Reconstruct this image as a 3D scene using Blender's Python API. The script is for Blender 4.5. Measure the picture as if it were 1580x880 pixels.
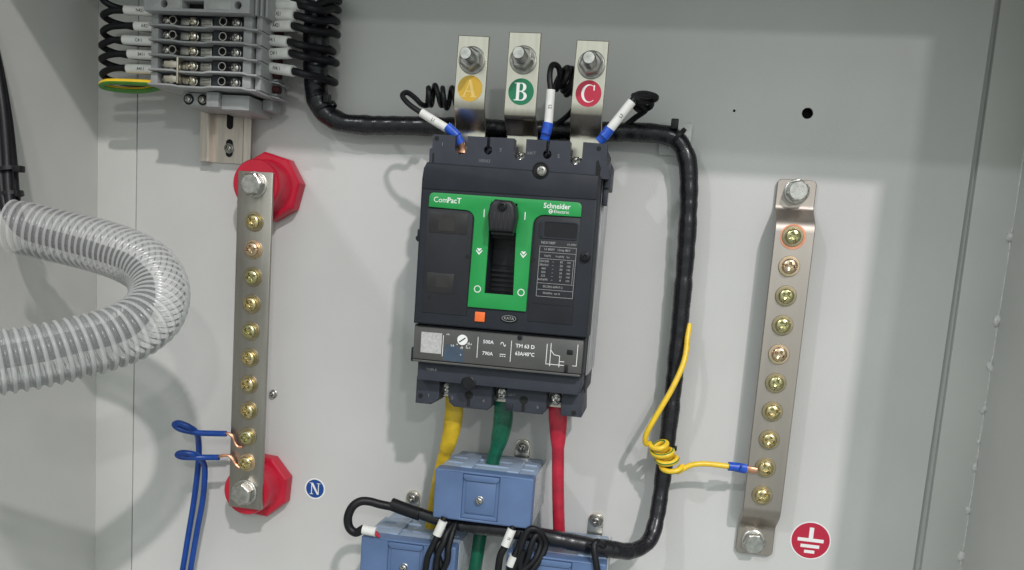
import bpy, bmesh, math, random
from mathutils import Vector, Matrix
random.seed(7)
PI = math.pi
S = bpy.context.scene
COL = S.collection
for o in list(bpy.data.objects): bpy.data.objects.remove(o)

# ------------------------------------------------------------------ frame of reference
# Everything is authored in millimetres on the mounting plate: x right, y up, z out of the plate
# towards the viewer; origin on the plate behind the middle of the circuit breaker.
def V(x, y, z): return Vector((x, -z, y)) * 0.001
def D(x, y, z): return Vector((x, -z, y))

# ------------------------------------------------------------------ camera
CR = ((0.98293493, 0.07390372, -0.16845522), (0.09568819, -0.98751884, 0.12510118), (-0.15710726, -0.1390855, -0.97773848))
CC = (92.304, 7.195, 596.796)
cam = bpy.data.objects.new('camera', bpy.data.cameras.new('camera'))
COL.objects.link(cam); S.camera = cam
cx_, cy_, cz_ = D(*CR[0]), -D(*CR[1]), -D(*CR[2])
M4 = Matrix((cx_, cy_, cz_)).transposed().to_4x4(); M4.translation = V(*CC)
cam.matrix_world = M4
cam.data.sensor_width = 36; cam.data.lens = 36 * 1323.43 / 1580
cam.data.shift_y = (588.87 - 440) / 1580
cam.data.clip_start = 0.01; cam.data.clip_end = 50

def P(px, py, z):
    """point of the plate frame (mm) at height z above the plate on the sight line of a photo pixel"""
    u, v = (px - 790) / 1323.43, (py - 588.87) / 1323.43
    d = [CR[0][i] * u + CR[1][i] * v + CR[2][i] for i in range(3)]
    t = (z - CC[2]) / d[2]
    return tuple(CC[i] + d[i] * t for i in range(3))

# ------------------------------------------------------------------ light
W = bpy.data.worlds.new('World'); S.world = W; W.use_nodes = True
nt = W.node_tree; bg = nt.nodes['Background']
tc = nt.nodes.new('ShaderNodeTexCoord'); sp = nt.nodes.new('ShaderNodeSeparateXYZ'); cr = nt.nodes.new('ShaderNodeValToRGB')
mr = nt.nodes.new('ShaderNodeMapRange'); mr.inputs[1].default_value = -1; mr.inputs[2].default_value = 1
nt.links.new(tc.outputs['Generated'], sp.inputs[0]); nt.links.new(sp.outputs['Z'], mr.inputs[0]); nt.links.new(mr.outputs[0], cr.inputs[0])
cr.color_ramp.elements[0].color = (0.24, 0.26, 0.25, 1); cr.color_ramp.elements[0].position = 0.2
cr.color_ramp.elements[1].color = (0.80, 0.90, 0.885, 1); cr.color_ramp.elements[1].position = 0.85
nt.links.new(cr.outputs[0], bg.inputs[0]); bg.inputs[1].default_value = 1.17
def area(name, at, power, sx, sy, col):
    l = bpy.data.lights.new(name, 'AREA'); l.shape = 'RECTANGLE'; l.size = sx; l.size_y = sy; l.energy = power; l.color = col
    o = bpy.data.objects.new(name, l); COL.objects.link(o); o.location = D(*at)
    o.rotation_euler = (-Vector(o.location)).to_track_quat('-Z', 'Y').to_euler()
    return o
# three high lamps of the workshop; metres from the breaker: right, up, out
area('ceiling_lamp', (3.72, 6.87, 8.0), 560, 0.34, 0.22, (1, 0.94, 0.95))
area('ceiling_lamp', (2.94, 3.12, 8.0), 72, 0.32, 0.20, (1, 0.985, 0.96))
area('ceiling_lamp', (-5.30, 6.30, 8.0), 175, 0.34, 0.22, (0.95, 0.95, 1))
S.view_settings.view_transform = 'Standard'; S.view_settings.look = 'None'
S.view_settings.exposure = 0.12; S.view_settings.gamma = 1
S.render.engine = 'CYCLES'
S.cycles.max_bounces = 12; S.cycles.diffuse_bounces = 7; S.cycles.transparent_max_bounces = 24

# ------------------------------------------------------------------ materials
def mat(name, col, rough=0.5, metal=0.0, var=0.08, vscale=120, bump=0.0, bscale=900, rvar=0.12, col2=None, stretch=None, coat=0.0):
    m = bpy.data.materials.new(name); m.use_nodes = True
    n = m.node_tree; b = n.nodes['Principled BSDF']; L = n.links.new
    t = n.nodes.new('ShaderNodeTexCoord'); src = t.outputs['Object']
    if stretch:
        mp = n.nodes.new('ShaderNodeMapping'); mp.inputs['Scale'].default_value = stretch
        L(src, mp.inputs[0]); src = mp.outputs[0]
    no = n.nodes.new('ShaderNodeTexNoise'); no.inputs['Scale'].default_value = vscale; no.inputs['Detail'].default_value = 5
    L(src, no.inputs['Vector'])
    mx = n.nodes.new('ShaderNodeMix'); mx.data_type = 'RGBA'
    c2 = col2 if col2 else tuple(c * (1 - 2 * var) for c in col)
    c1 = col if col2 else tuple(min(1, c * (1 + var)) for c in col)
    rp = n.nodes.new('ShaderNodeMapRange'); rp.inputs[1].default_value = 0.32; rp.inputs[2].default_value = 0.68
    L(no.outputs['Fac'], rp.inputs[0]); L(rp.outputs[0], mx.inputs[0])
    mx.inputs[6].default_value = (*c1, 1); mx.inputs[7].default_value = (*c2, 1)
    L(mx.outputs[2], b.inputs['Base Color'])
    rr = n.nodes.new('ShaderNodeMapRange'); rr.inputs[3].default_value = max(0.03, rough - rvar); rr.inputs[4].default_value = min(1, rough + rvar)
    n2 = n.nodes.new('ShaderNodeTexNoise'); n2.inputs['Scale'].default_value = vscale * 2.7; n2.inputs['Detail'].default_value = 3
    L(src, n2.inputs['Vector']); L(n2.outputs['Fac'], rr.inputs[0]); L(rr.outputs[0], b.inputs['Roughness'])
    b.inputs['Metallic'].default_value = metal; b.inputs['Specular IOR Level'].default_value = 0.5 if max(col) > 0.06 or rough < 0.3 else 0.3
    if coat: b.inputs['Coat Weight'].default_value = coat; b.inputs['Coat Roughness'].default_value = 0.12
    if bump:
        n3 = n.nodes.new('ShaderNodeTexNoise'); n3.inputs['Scale'].default_value = bscale; n3.inputs['Detail'].default_value = 3
        L(src, n3.inputs['Vector'])
        bp = n.nodes.new('ShaderNodeBump'); bp.inputs['Strength'].default_value = bump; bp.inputs['Distance'].default_value = 0.0006
        L(n3.outputs['Fac'], bp.inputs['Height']); L(bp.outputs[0], b.inputs['Normal'])
    return m

paint = mat('powder_coat_light_grey', (0.56, 0.557, 0.542), 0.42, var=0.03, vscale=9, bump=0.16, bscale=1000)
paint_w = mat('powder_coat_enclosure', (0.53, 0.53, 0.505), 0.42, var=0.03, vscale=12, bump=0.10, bscale=1100)
weldm = mat('painted_weld', (0.62, 0.62, 0.60), 0.35, var=0.1, vscale=400, bump=0.5, bscale=700)
hole_m = mat('hole_dark', (0.012, 0.012, 0.012), 0.7)
plastic = mat('breaker_plastic', (0.018, 0.021, 0.028), 0.55, var=0.10, vscale=60, bump=0.10, bscale=2600)
plastic_l = mat('breaker_shroud_plastic', (0.040, 0.044, 0.058), 0.5, var=0.08, vscale=60, bump=0.10, bscale=2600)
plastic_d = mat('breaker_recess_plastic', (0.010, 0.011, 0.013), 0.4)
plastic_p = mat('breaker_panel_plastic', (0.020, 0.021, 0.025), 0.38, var=0.08, vscale=60)
panel_b = mat('tinted_window', (0.026, 0.0255, 0.025), 0.36)
side_m = mat('breaker_side_sheen', (0.36, 0.365, 0.37), 0.35, var=0.2, vscale=160, stretch=(6, 6, 0.3))  # pale streaky tone paints the side's reflections into the colour
green = mat('green_plastic', (0.010, 0.285, 0.060), 0.38, var=0.04, vscale=60)
orange = mat('orange_plastic', (0.85, 0.16, 0.03), 0.4)
white_p = mat('white_print', (0.78, 0.78, 0.76), 0.5, var=0.04)
print_d = mat('faded_print', (0.36, 0.36, 0.35), 0.5, var=0.12, vscale=900)
print_g = mat('grey_print', (0.20, 0.20, 0.21), 0.5, var=0.1, vscale=900)
print_k = mat('black_print', (0.015, 0.015, 0.015), 0.6)
trip_m = mat('trip_cover', (0.088, 0.086, 0.080), 0.32, var=0.08, vscale=70, col2=(0.070, 0.070, 0.068))
trip_blue = mat('trip_tint', (0.05, 0.075, 0.115), 0.25)
nickel = mat('nickel_plate', (0.70, 0.65, 0.55), 0.24, 1.0, var=0.04, vscale=50, rvar=0.06, stretch=(5, 1, 0.6))
tin = mat('tinned_copper', (0.40, 0.375, 0.335), 0.38, 1.0, var=0.06, vscale=40, rvar=0.06, bump=0.02, bscale=500, stretch=(6, 1, 0.4))
tin_cu = mat('tinned_copper_warm', (0.43, 0.385, 0.34), 0.46, 1.0, vscale=26, col2=(0.39, 0.355, 0.32), rvar=0.08, bump=0.02, bscale=500, stretch=(4, 1, 0.5))
copper = mat('bare_copper', (0.80, 0.42, 0.27), 0.35, 1.0, var=0.1, vscale=300)
steel = mat('zinc_steel', (0.56, 0.545, 0.51), 0.30, 1.0, var=0.12, vscale=300, rvar=0.12, bump=0.1, bscale=1500)
steel_d = mat('dull_steel', (0.40, 0.39, 0.36), 0.38, 1.0, var=0.15, vscale=300, bump=0.1, bscale=1500)
brass = mat('yellow_zinc', (0.72, 0.60, 0.33), 0.27, 1.0, vscale=220, col2=(0.55, 0.47, 0.24), rvar=0.1)
brass_r = mat('reddish_zinc', (0.76, 0.55, 0.42), 0.28, 1.0, vscale=220, col2=(0.60, 0.50, 0.30), rvar=0.1)
brass_g = mat('greenish_zinc', (0.64, 0.60, 0.36), 0.27, 1.0, vscale=220, col2=(0.50, 0.46, 0.22), rvar=0.1)
brass_w = mat('tarnished_washer', (0.46, 0.38, 0.24), 0.36, 1.0, vscale=220, col2=(0.36, 0.31, 0.2), rvar=0.1)
ring_c = mat('copper_ring', (0.85, 0.36, 0.22), 0.35, 1.0)
red_ins = mat('red_insulator', (0.50, 0.010, 0.035), 0.36, var=0.06, vscale=70, bump=0.05)
black_w = mat('black_insulation', (0.008, 0.008, 0.010), 0.45, var=0.15, vscale=200)
wrap_m = mat('black_spiral_wrap', (0.009, 0.009, 0.012), 0.27, var=0.2, vscale=150, bump=0.35, bscale=130)
tie_m = mat('black_nylon', (0.012, 0.012, 0.013), 0.45)
sleeve_m = mat('white_sleeve', (0.74, 0.73, 0.70), 0.45, var=0.05, vscale=160)
blue_w = mat('blue_insulation', (0.003, 0.050, 0.28), 0.36, var=0.1, vscale=150)
blue_l = mat('blue_lug', (0.015, 0.085, 0.52), 0.33, var=0.12, vscale=400)
yellow_w = mat('yellow_insulation', (0.83, 0.55, 0.03), 0.34, var=0.06, vscale=200)
green_w = mat('green_insulation', (0.06, 0.20, 0.03), 0.36)
cab_y = mat('yellow_sleeve', (0.60, 0.40, 0.015), 0.42, var=0.16, vscale=110, bump=0.5, bscale=160)
cab_g = mat('green_sleeve', (0.002, 0.105, 0.055), 0.30, var=0.2, vscale=90, bump=0.6, bscale=150)
cab_r = mat('red_sleeve', (0.50, 0.018, 0.045), 0.34, var=0.16, vscale=90, bump=0.5, bscale=150)
maroon = mat('maroon_ferrule', (0.045, 0.012, 0.012), 0.45)
term_g = mat('terminal_grey', (0.33, 0.335, 0.335), 0.45, var=0.07, vscale=90)
term_d = mat('terminal_recess', (0.022, 0.025, 0.030), 0.35)
rail_m = mat('zinc_rail', (0.72, 0.64, 0.57), 0.42, 1.0, vscale=60, col2=(0.60, 0.54, 0.49), stretch=(8, 1, 0.5), bump=0.06)
ct_blue = mat('transformer_blue', (0.098, 0.160, 0.305), 0.40, var=0.05, vscale=60, bump=0.06, bscale=1800)
ct_lit = mat('transformer_lit_shell', (0.29, 0.37, 0.49), 0.34, var=0.06, vscale=60)  # paler than the cap: strong light on the top face put into the colour
ct_sheen = mat('transformer_side_sheen', (0.42, 0.45, 0.47), 0.3, var=0.08, vscale=60)  # light grey paints the side's reflection into the colour
sky_y = mat('yellow_sticker', (0.58, 0.35, 0.03), 0.35, var=0.03)
sky_g = mat('green_sticker', (0.003, 0.16, 0.07), 0.35, var=0.03)
sky_r = mat('red_sticker', (0.46, 0.014, 0.045), 0.35, var=0.03)
sky_b = mat('blue_sticker', (0.006, 0.06, 0.27), 0.35, var=0.03)
white_s = mat('white_sticker', (0.80, 0.80, 0.79), 0.4, var=0.02)
pad_m = mat('translucent_pad', (0.52, 0.53, 0.51), 0.3, var=0.05)

def conduit_mat(name, alpha, tint):
    m = bpy.data.materials.new(name); m.use_nodes = True
    n = m.node_tree; n.nodes.clear(); L = n.links.new
    out = n.nodes.new('ShaderNodeOutputMaterial')
    tr = n.nodes.new('ShaderNodeBsdfTransparent'); tr.inputs[0].default_value = (0.985, 0.985, 0.98, 1)
    df = n.nodes.new('ShaderNodeBsdfDiffuse'); df.inputs[0].default_value = (*tint, 1)
    tl = n.nodes.new('ShaderNodeBsdfTranslucent'); tl.inputs[0].default_value = (*tint, 1)
    gl = n.nodes.new('ShaderNodeBsdfGlossy'); gl.inputs['Roughness'].default_value = 0.2
    m1 = n.nodes.new('ShaderNodeMixShader'); m1.inputs[0].default_value = 0.35
    L(df.outputs[0], m1.inputs[1]); L(tl.outputs[0], m1.inputs[2])
    m2 = n.nodes.new('ShaderNodeMixShader')
    lw = n.nodes.new('ShaderNodeLayerWeight'); lw.inputs[0].default_value = 0.35
    mr = n.nodes.new('ShaderNodeMapRange'); mr.inputs[3].default_value = alpha; mr.inputs[4].default_value = min(1, alpha + 0.30)
    L(lw.outputs['Facing'], mr.inputs[0]); L(mr.outputs[0], m2.inputs[0])
    L(tr.outputs[0], m2.inputs[1]); L(m1.outputs[0], m2.inputs[2])
    fr = n.nodes.new('ShaderNodeFresnel'); fr.inputs[0].default_value = 1.45
    m3 = n.nodes.new('ShaderNodeMixShader'); L(fr.outputs[0], m3.inputs[0]); L(m2.outputs[0], m3.inputs[1]); L(gl.outputs[0], m3.inputs[2])
    L(m3.outputs[0], out.inputs[0]); return m
cond_haze = conduit_mat('hazed_conduit_back', 0.62, (0.98, 0.98, 0.97))
cond_wall = conduit_mat('clear_conduit_wall', 0.20, (0.98, 0.98, 0.97))
cond_rib = conduit_mat('clear_conduit_rib', 0.48, (0.98, 0.98, 0.97))

# ------------------------------------------------------------------ mesh builder
ORG = {}                                                   # absolute origin (mm) of every object
def catmull(pts, n=8):
    out = []
    p = [Vector(q) for q in pts]
    p = [p[0] * 2 - p[1]] + p + [p[-1] * 2 - p[-2]]
    for i in range(1, len(p) - 2):
        for k in range(n):
            t = k / n; a, b, c, d = p[i - 1], p[i], p[i + 1], p[i + 2]
            out.append(0.5 * ((2 * b) + (c - a) * t + (2 * a - 5 * b + 4 * c - d) * t * t + (3 * b - a - 3 * c + d) * t ** 3))
    out.append(p[-2]); return out

class MB:
    def __init__(s): s.bm = bmesh.new()
    def box(s, x0, x1, y0, y1, z0, z1, bev=0.0, seg=2, mi=0, rot=0):
        b = bmesh.new(); bmesh.ops.create_cube(b, size=1)
        bmesh.ops.scale(b, vec=(x1 - x0, y1 - y0, z1 - z0), verts=b.verts)
        if bev: bmesh.ops.bevel(b, geom=b.edges[:], offset=bev, segments=seg, affect='EDGES', profile=0.5)
        if rot: bmesh.ops.rotate(b, cent=(0, 0, 0), matrix=Matrix.Rotation(rot, 3, 'Z'), verts=b.verts)
        bmesh.ops.translate(b, vec=((x0 + x1) / 2, (y0 + y1) / 2, (z0 + z1) / 2), verts=b.verts)
        return s.add(b, mi)
    def add(s, b, mi=0):
        for f in b.faces: f.material_index = mi
        me = bpy.data.meshes.new('tmp'); b.to_mesh(me); b.free(); s.bm.from_mesh(me); bpy.data.meshes.remove(me); return s
    def prism(s, pts, z0, z1, bev=0.0, seg=2, mi=0, holes=(), axis='z', at=0):
        """polygon (x,y) with holes, extruded z0..z1"""
        b = bmesh.new(); edges = []
        for loop in [pts] + list(holes):
            vs = [b.verts.new((q[0], q[1], z0)) for q in loop]
            edges += [b.edges.new((vs[i], vs[(i + 1) % len(vs)])) for i in range(len(vs))]
        if holes: bmesh.ops.triangle_fill(b, edges=edges, use_beauty=True)
        else: b.faces.new(vs)
        r = bmesh.ops.extrude_face_region(b, geom=b.faces[:])
        bmesh.ops.translate(b, vec=(0, 0, z1 - z0), verts=[g for g in r['geom'] if isinstance(g, bmesh.types.BMVert)])
        bmesh.ops.recalc_face_normals(b, faces=b.faces[:])
        if bev:
            ed = [e for e in b.edges if all(abs(v.co.z - z1) < 1e-5 for v in e.verts) and len(e.link_faces) == 2 and e.calc_face_angle(0) > 0.5]
            bmesh.ops.bevel(b, geom=ed, offset=bev, segments=seg, affect='EDGES', profile=0.5)
        if axis == 'x':      # polygon given as (y,z), extruded along x
            for v in b.verts: v.co = Vector((v.co.z, v.co.x, v.co.y))
        if axis == 'y':      # polygon given as (x,z), extruded along y
            for v in b.verts: v.co = Vector((v.co.x, v.co.z, v.co.y))
            bmesh.ops.recalc_face_normals(b, faces=b.faces[:])
        return s.add(b, mi)
    def lathe(s, prof, c=(0, 0, 0), seg=28, mi=0, axis=(0, 0, 1), phase=0.0):
        """profile of (r,h) along axis"""
        b = bmesh.new(); rings = []
        for r, h in prof:
            if r < 1e-6: rings.append([b.verts.new((0, 0, h))])
            else: rings.append([b.verts.new((r * math.cos(2 * PI * k / seg + phase), r * math.sin(2 * PI * k / seg + phase), h)) for k in range(seg)])
        for a, d in zip(rings, rings[1:]):
            for k in range(seg):
                k2 = (k + 1) % seg
                if len(a) == 1 and len(d) == 1: continue
                if len(a) == 1: b.faces.new((a[0], d[k2], d[k])) if False else b.faces.new((a[0], d[k], d[k2]))
                elif len(d) == 1: b.faces.new((a[k], a[k2], d[0]))
                else: b.faces.new((a[k], a[k2], d[k2], d[k]))
        bmesh.ops.recalc_face_normals(b, faces=b.faces[:])
        q = Vector((0, 0, 1)).rotation_difference(Vector(axis))
        bmesh.ops.rotate(b, cent=(0, 0, 0), matrix=q.to_matrix(), verts=b.verts)
        bmesh.ops.translate(b, vec=c, verts=b.verts)
        return s.add(b, mi)
    def cyl(s, c, r, h, seg=24, mi=0, axis=(0, 0, 1), bev=0.0, phase=0.0):
        e = bev
        pr = [(0, 0), (r - e, 0), (r, e), (r, h - e), (r - e, h), (0, h)] if e else [(0, 0), (r, 0), (r, h), (0, h)]
        return s.lathe(pr, c, seg, mi, axis, phase)
    def tube(s, pts, r, seg=12, n=8, smooth=True, cap=True, mi=0, stripe=None, flat=None, up=None):
        path = catmull(pts, n) if smooth else [Vector(q) for q in pts]
        N = len(path); b = bmesh.new(); rings = []
        T = [(path[min(i + 1, N - 1)] - path[max(i - 1, 0)]).normalized() for i in range(N)]
        u0 = Vector(up) if up else Vector((0, 0, 1))
        if abs(u0.dot(T[0])) > 0.95: u0 = Vector((1, 0, 0))
        nrm = (u0 - T[0] * u0.dot(T[0])).normalized()
        acc = 0.0
        for i in range(N):
            if i: acc += (path[i] - path[i - 1]).length
            nrm = (nrm - T[i] * nrm.dot(T[i])).normalized(); bi = T[i].cross(nrm)
            rr = r(i / (N - 1), acc) if callable(r) else r
            rx, ry = rr if isinstance(rr, tuple) else (rr, rr)
            rings.append([b.verts.new(path[i] + nrm * (ry * math.cos(2 * PI * k / seg)) + bi * (rx * math.sin(2 * PI * k / seg))) for k in range(seg)])
        for a, d in zip(rings, rings[1:]):
            for k in range(seg):
                f = b.faces.new((a[k], a[(k + 1) % seg], d[(k + 1) % seg], d[k]))
                f.material_index = 1 if stripe and k in stripe else mi
        if cap:
            b.faces.new(rings[0][::-1]).material_index = mi; b.faces.new(rings[-1]).material_index = mi
        bmesh.ops.recalc_face_normals(b, faces=b.faces[:])
        me = bpy.data.meshes.new('tmp'); b.to_mesh(me); b.free(); s.bm.from_mesh(me); bpy.data.meshes.remove(me)
        return s
    def text(s, body, size, at, ang=0.0, depth=0.06, mi=0, align='CENTER', sx=1.0, bold=0.0):
        cu = bpy.data.curves.new('t', 'FONT'); cu.body = body; cu.size = size; cu.align_x = align; cu.align_y = 'CENTER'
        cu.resolution_u = 2; cu.offset = bold
        ob = bpy.data.objects.new('t', cu); COL.objects.link(ob)
        me = bpy.data.meshes.new_from_object(ob.evaluated_get(bpy.context.evaluated_depsgraph_get()))
        bpy.data.objects.remove(ob); bpy.data.curves.remove(cu)
        b = bmesh.new(); b.from_mesh(me); bpy.data.meshes.remove(me)
        for v in b.verts: v.co.x *= sx; v.co.z = 0
        bmesh.ops.rotate(b, cent=(0, 0, 0), matrix=Matrix.Rotation(ang, 3, 'Z'), verts=b.verts)
        bmesh.ops.translate(b, vec=at, verts=b.verts)
        for f in b.faces:
            f.normal_update()
            if f.normal.z < 0: f.normal_flip()
        return s.add(b, mi)
    def frame(s, x0, x1, y0, y1, t, z0, z1, mi=0):
        return s.prism([(x0, y0), (x1, y0), (x1, y1), (x0, y1)], z0, z1, mi=mi, holes=[[(x0 + t, y0 + t), (x1 - t, y0 + t), (x1 - t, y1 - t), (x0 + t, y1 - t)]])
    def build(s, name, mats, parent=None, origin=None, smooth=40):
        if not isinstance(mats, (list, tuple)): mats = [mats]
        o = ORG[parent.name] if parent else (origin or (0, 0, 0))
        for v in s.bm.verts:
            c = v.co; v.co = V(c.x - o[0], c.y - o[1], c.z - o[2])
        me = bpy.data.meshes.new(name); s.bm.to_mesh(me); s.bm.free()
        for m in mats: me.materials.append(m)
        if smooth:
            me.polygons.foreach_set('use_smooth', [True] * len(me.polygons)); me.set_sharp_from_angle(angle=math.radians(smooth))
        ob = bpy.data.objects.new(name, me); COL.objects.link(ob)
        if parent: ob.parent = parent
        else: ob.location = V(*o)
        ORG[ob.name] = o
        return ob

def split(mb, name, mats, parent):
    """every separate piece of the builder as a part of its own"""
    mb.bm.verts.ensure_lookup_table(); seen = set(); out = []
    for v in mb.bm.verts:
        if v in seen: continue
        st = [v]; isl = []; seen.add(v)
        while st:
            q = st.pop(); isl.append(q)
            for e in q.link_edges:
                w = e.other_vert(q)
                if w not in seen: seen.add(w); st.append(w)
        keep = set(isl); o = MB(); mp = {q: o.bm.verts.new(q.co) for q in isl}
        for f in {f for q in isl for f in q.link_faces}: o.bm.faces.new([mp[q] for q in f.verts])
        bmesh.ops.recalc_face_normals(o.bm, faces=o.bm.faces[:])
        out.append(o.build(name, mats, parent))
    mb.bm.free(); return out
def tag(o, label, cat, group=None):
    o['label'] = label; o['category'] = cat
    if group: o['group'] = group
    return o
def thing(name, label, cat, loc=(0, 0, 0), group=None):
    o = bpy.data.objects.new(name, None); COL.objects.link(o); o.location = V(*loc); o.empty_display_size = 0.01
    ORG[o.name] = loc
    return tag(o, label, cat, group)
def struct(o): o['kind'] = 'structure'; return o
def copy_tree(o, parent=None):
    c = o.copy(); COL.objects.link(c)
    if parent: c.parent = parent
    ORG[c.name] = ORG[o.name]
    for ch in list(o.children): copy_tree(ch, c)
    return c
def circle(x, y, r, n=24): return [(x + r * math.cos(2 * PI * k / n), y + r * math.sin(2 * PI * k / n)) for k in range(n)]
def rrect(x0, x1, y0, y1, r, n=5, corners=(1, 1, 1, 1)):
    out = []
    for (cx, cy, a0, on) in ((x1 - r, y1 - r, 0, corners[0]), (x0 + r, y1 - r, PI / 2, corners[1]), (x0 + r, y0 + r, PI, corners[2]), (x1 - r, y0 + r, 1.5 * PI, corners[3])):
        if on: out += [(cx + r * math.cos(a0 + PI / 2 * k / n), cy + r * math.sin(a0 + PI / 2 * k / n)) for k in range(n + 1)]
        else: out.append((x1 if cx > (x0 + x1) / 2 else x0, y1 if cy > (y0 + y1) / 2 else y0))
    return out
def bend(line, r, n=6):
    """polyline with its inner corners rounded"""
    out = [line[0]]
    for a, b, c in zip(line, line[1:], line[2:]):
        A, Bv, Cv = Vector(a), Vector(b), Vector(c); d1, d2 = (A - Bv), (Cv - Bv); k = min(r, d1.length * 0.45, d2.length * 0.45)
        p, q = Bv + d1.normalized() * k, Bv + d2.normalized() * k
        for i in range(n + 1):
            t = i / n; w = p * (1 - t) ** 2 + Bv * 2 * t * (1 - t) + q * t * t; out.append((w.x, w.y))
    return out + [line[-1]]
def arc(cx, cy, r, a0, a1, n=6): return [(cx + r * math.cos(a0 + (a1 - a0) * k / n), cy + r * math.sin(a0 + (a1 - a0) * k / n)) for k in range(n + 1)]
def fat(line, t):
    """polyline (a,b) thickened to the left by t -> closed polygon"""
    out = []; n = len(line)
    for i in range(n):
        a = Vector(line[max(i - 1, 0)]); b = Vector(line[min(i + 1, n - 1)])
        if 0 < i < n - 1:
            d1 = (Vector(line[i]) - a).normalized(); d2 = (b - Vector(line[i])).normalized()
            n1 = Vector((-d1.y, d1.x)); n2 = Vector((-d2.y, d2.x)); m = (n1 + n2).normalized(); k = t / max(0.3, m.dot(n1))
        else:
            d = (b - a).normalized(); m = Vector((-d.y, d.x)); k = t
        out.append((line[i][0] + m.x * k, line[i][1] + m.y * k))
    return list(line) + out[::-1]

# ================================================================== the enclosure
HOLES = [(-185.1, 114.9, 3.4), (176.5, 115.6, 3.6), (130.2, 115.1, 0.9)]
XL, XR, YT, YB, ZF = -330.0, 309.6, 235.0, -420.0, 190.0
m = MB(); m.prism([(-297.2, YB + 5), (279.8, YB + 5), (279.8, YT - 4), (-297.2, YT - 4)], -2.0, 0.0, holes=[circle(x, y, r, 18) for x, y, r in HOLES])
plate = struct(m.build('mounting_plate', paint))
m = MB()
for x, y, r in HOLES:
    m.lathe([(r + 0.02, -1.9), (r + 0.02, -9), (0, -9)], (x, y, 0), 18)
split(m, 'bolt_hole', hole_m, plate)
m = MB(); m.box(XL - 10, XR + 10, YB - 10, YT + 10, -40, -38)
struct(m.build('enclosure_back_wall', paint_w))
m = MB(); m.box(XL, -298.3, YB, YT, -37, -0.25, 0.3)
struct(m.build('enclosure_flange', paint_w))
m = MB(); m.prism([(283.0, YT), (286.4, YB), (XR, YB), (XR, YT)], -4.5, -0.3, bev=0.8); m.box(276, XR, YB, YT, -37, -4.52)
struct(m.build('enclosure_flange', paint_w))
m = MB(); m.box(XL - 2, XL, YB, YT, -38, ZF)
struct(m.build('enclosure_side_wall', paint_w))
m = MB(); m.box(XR, XR + 2, YB, YT, -38, ZF)
side = struct(m.build('enclosure_side_wall', paint_w))
m = MB(); m.box(XL - 2, XR + 2, YT, YT + 2, -38, ZF)
struct(m.build('enclosure_top_wall', paint_w))
m = MB(); m.box(XL - 2, XR + 2, YB - 2, YB, -38, ZF)
struct(m.build('enclosure_bottom_wall', paint_w))
# the cabinet door, swung open at a right angle on its left hinges
m = MB(); m.box(XL - 5, XL - 3, YB, YT + 4, ZF + 6, ZF + 640, 0.4); m.box(XL - 3, XL + 12, YT - 2, YT + 4, ZF + 6, ZF + 640, 0.4)
struct(m.build('enclosure_door', paint_w, None, (XL - 4, YB, ZF + 6)))
for (px, py, r) in ((1556, 366, 3.4), (1540, 494, 3.4), (1526, 566, 3.2), (1518, 632, 2.6), (1511, 682, 1.5), (1506, 722, 2.5), (1496, 787, 2.4), (1484, 858, 3.6)):
    x, y, z = P(px, py, 0)
    m = MB(); b = bmesh.new(); bmesh.ops.create_icosphere(b, subdivisions=3, radius=r)
    for v in b.verts:
        q = v.co.normalized(); k = 1 + 0.22 * math.sin(q.x * 2.2 + y) * math.cos(q.y * 2.4 - y * 0.7) + 0.05 * math.sin(q.z * 4 + q.y * 4 + y)
        v.co = Vector((q.x * r * 0.75, q.y * r * (1.05), q.z * r * 0.6)) * k + Vector((308.6, y, 0.2))
    m.add(b); 
    m.tube([(309.3, y + r + 3.5, -0.2), (309.0, y + r, 0.1), (308.8, y, 0.3), (309.3, y - r - 3, -0.2)], 0.55, 8, 4)
    m.build('weld_bead', weldm, side)
m = MB()
m.tube([(309.5, YT - 2, -0.4), (309.5, 100, -0.4), (309.5, 0, -0.4), (309.5, -100, -0.4), (309.5, YB + 2, -0.4)], lambda t, a: 0.45 + 0.2 * math.sin(a * 0.31) * math.sin(a * 0.083), 8, 60)
m.build('weld_seam', weldm, side)

# ================================================================== screws
def screw_head(r, h, slot=True, ph=0.3, recess=2.3):
    """pan head with a real cross recess (and a slot) pressed in"""
    b = bmesh.new(); seg = 48; rr = [0, .08, .14, .2, .26, .32, .38, .44, .5, .56, .62, .7, .8, .9, .97, 1.0]
    rings = []
    for q in rr:
        ring = []
        for k in range(seg if q else 1):
            a = 2 * PI * k / seg; x, y = r * q * math.cos(a), r * q * math.sin(a)
            z = h * (1 - 0.16 * q * q - 0.30 * q ** 6) if q < 0.99 else h * 0.45
            xr, yr = x * math.cos(ph) + y * math.sin(ph), -x * math.sin(ph) + y * math.cos(ph)
            w = 0.155 * r
            if (abs(xr) < w * 1.1 and abs(yr) < 0.58 * r) or (abs(yr) < w * 1.1 and abs(xr) < 0.58 * r): z -= recess * (1 - 0.9 * max(0, q - 0.2))
            if slot and abs(xr) < w * 0.7 and q > 0.5: z -= recess * 0.5
            ring.append(b.verts.new((x, y, z)))
        rings.append(ring)
    rings.append([b.verts.new((r * math.cos(2 * PI * k / seg), r * math.sin(2 * PI * k / seg), 0)) for k in range(seg)])
    for k in range(seg): b.faces.new((rings[0][0], rings[1][k], rings[1][(k + 1) % seg]))
    for a, d in zip(rings[1:], rings[2:]):
        for k in range(seg): b.faces.new((a[k], d[k], d[(k + 1) % seg], a[(k + 1) % seg]))
    return b
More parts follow.
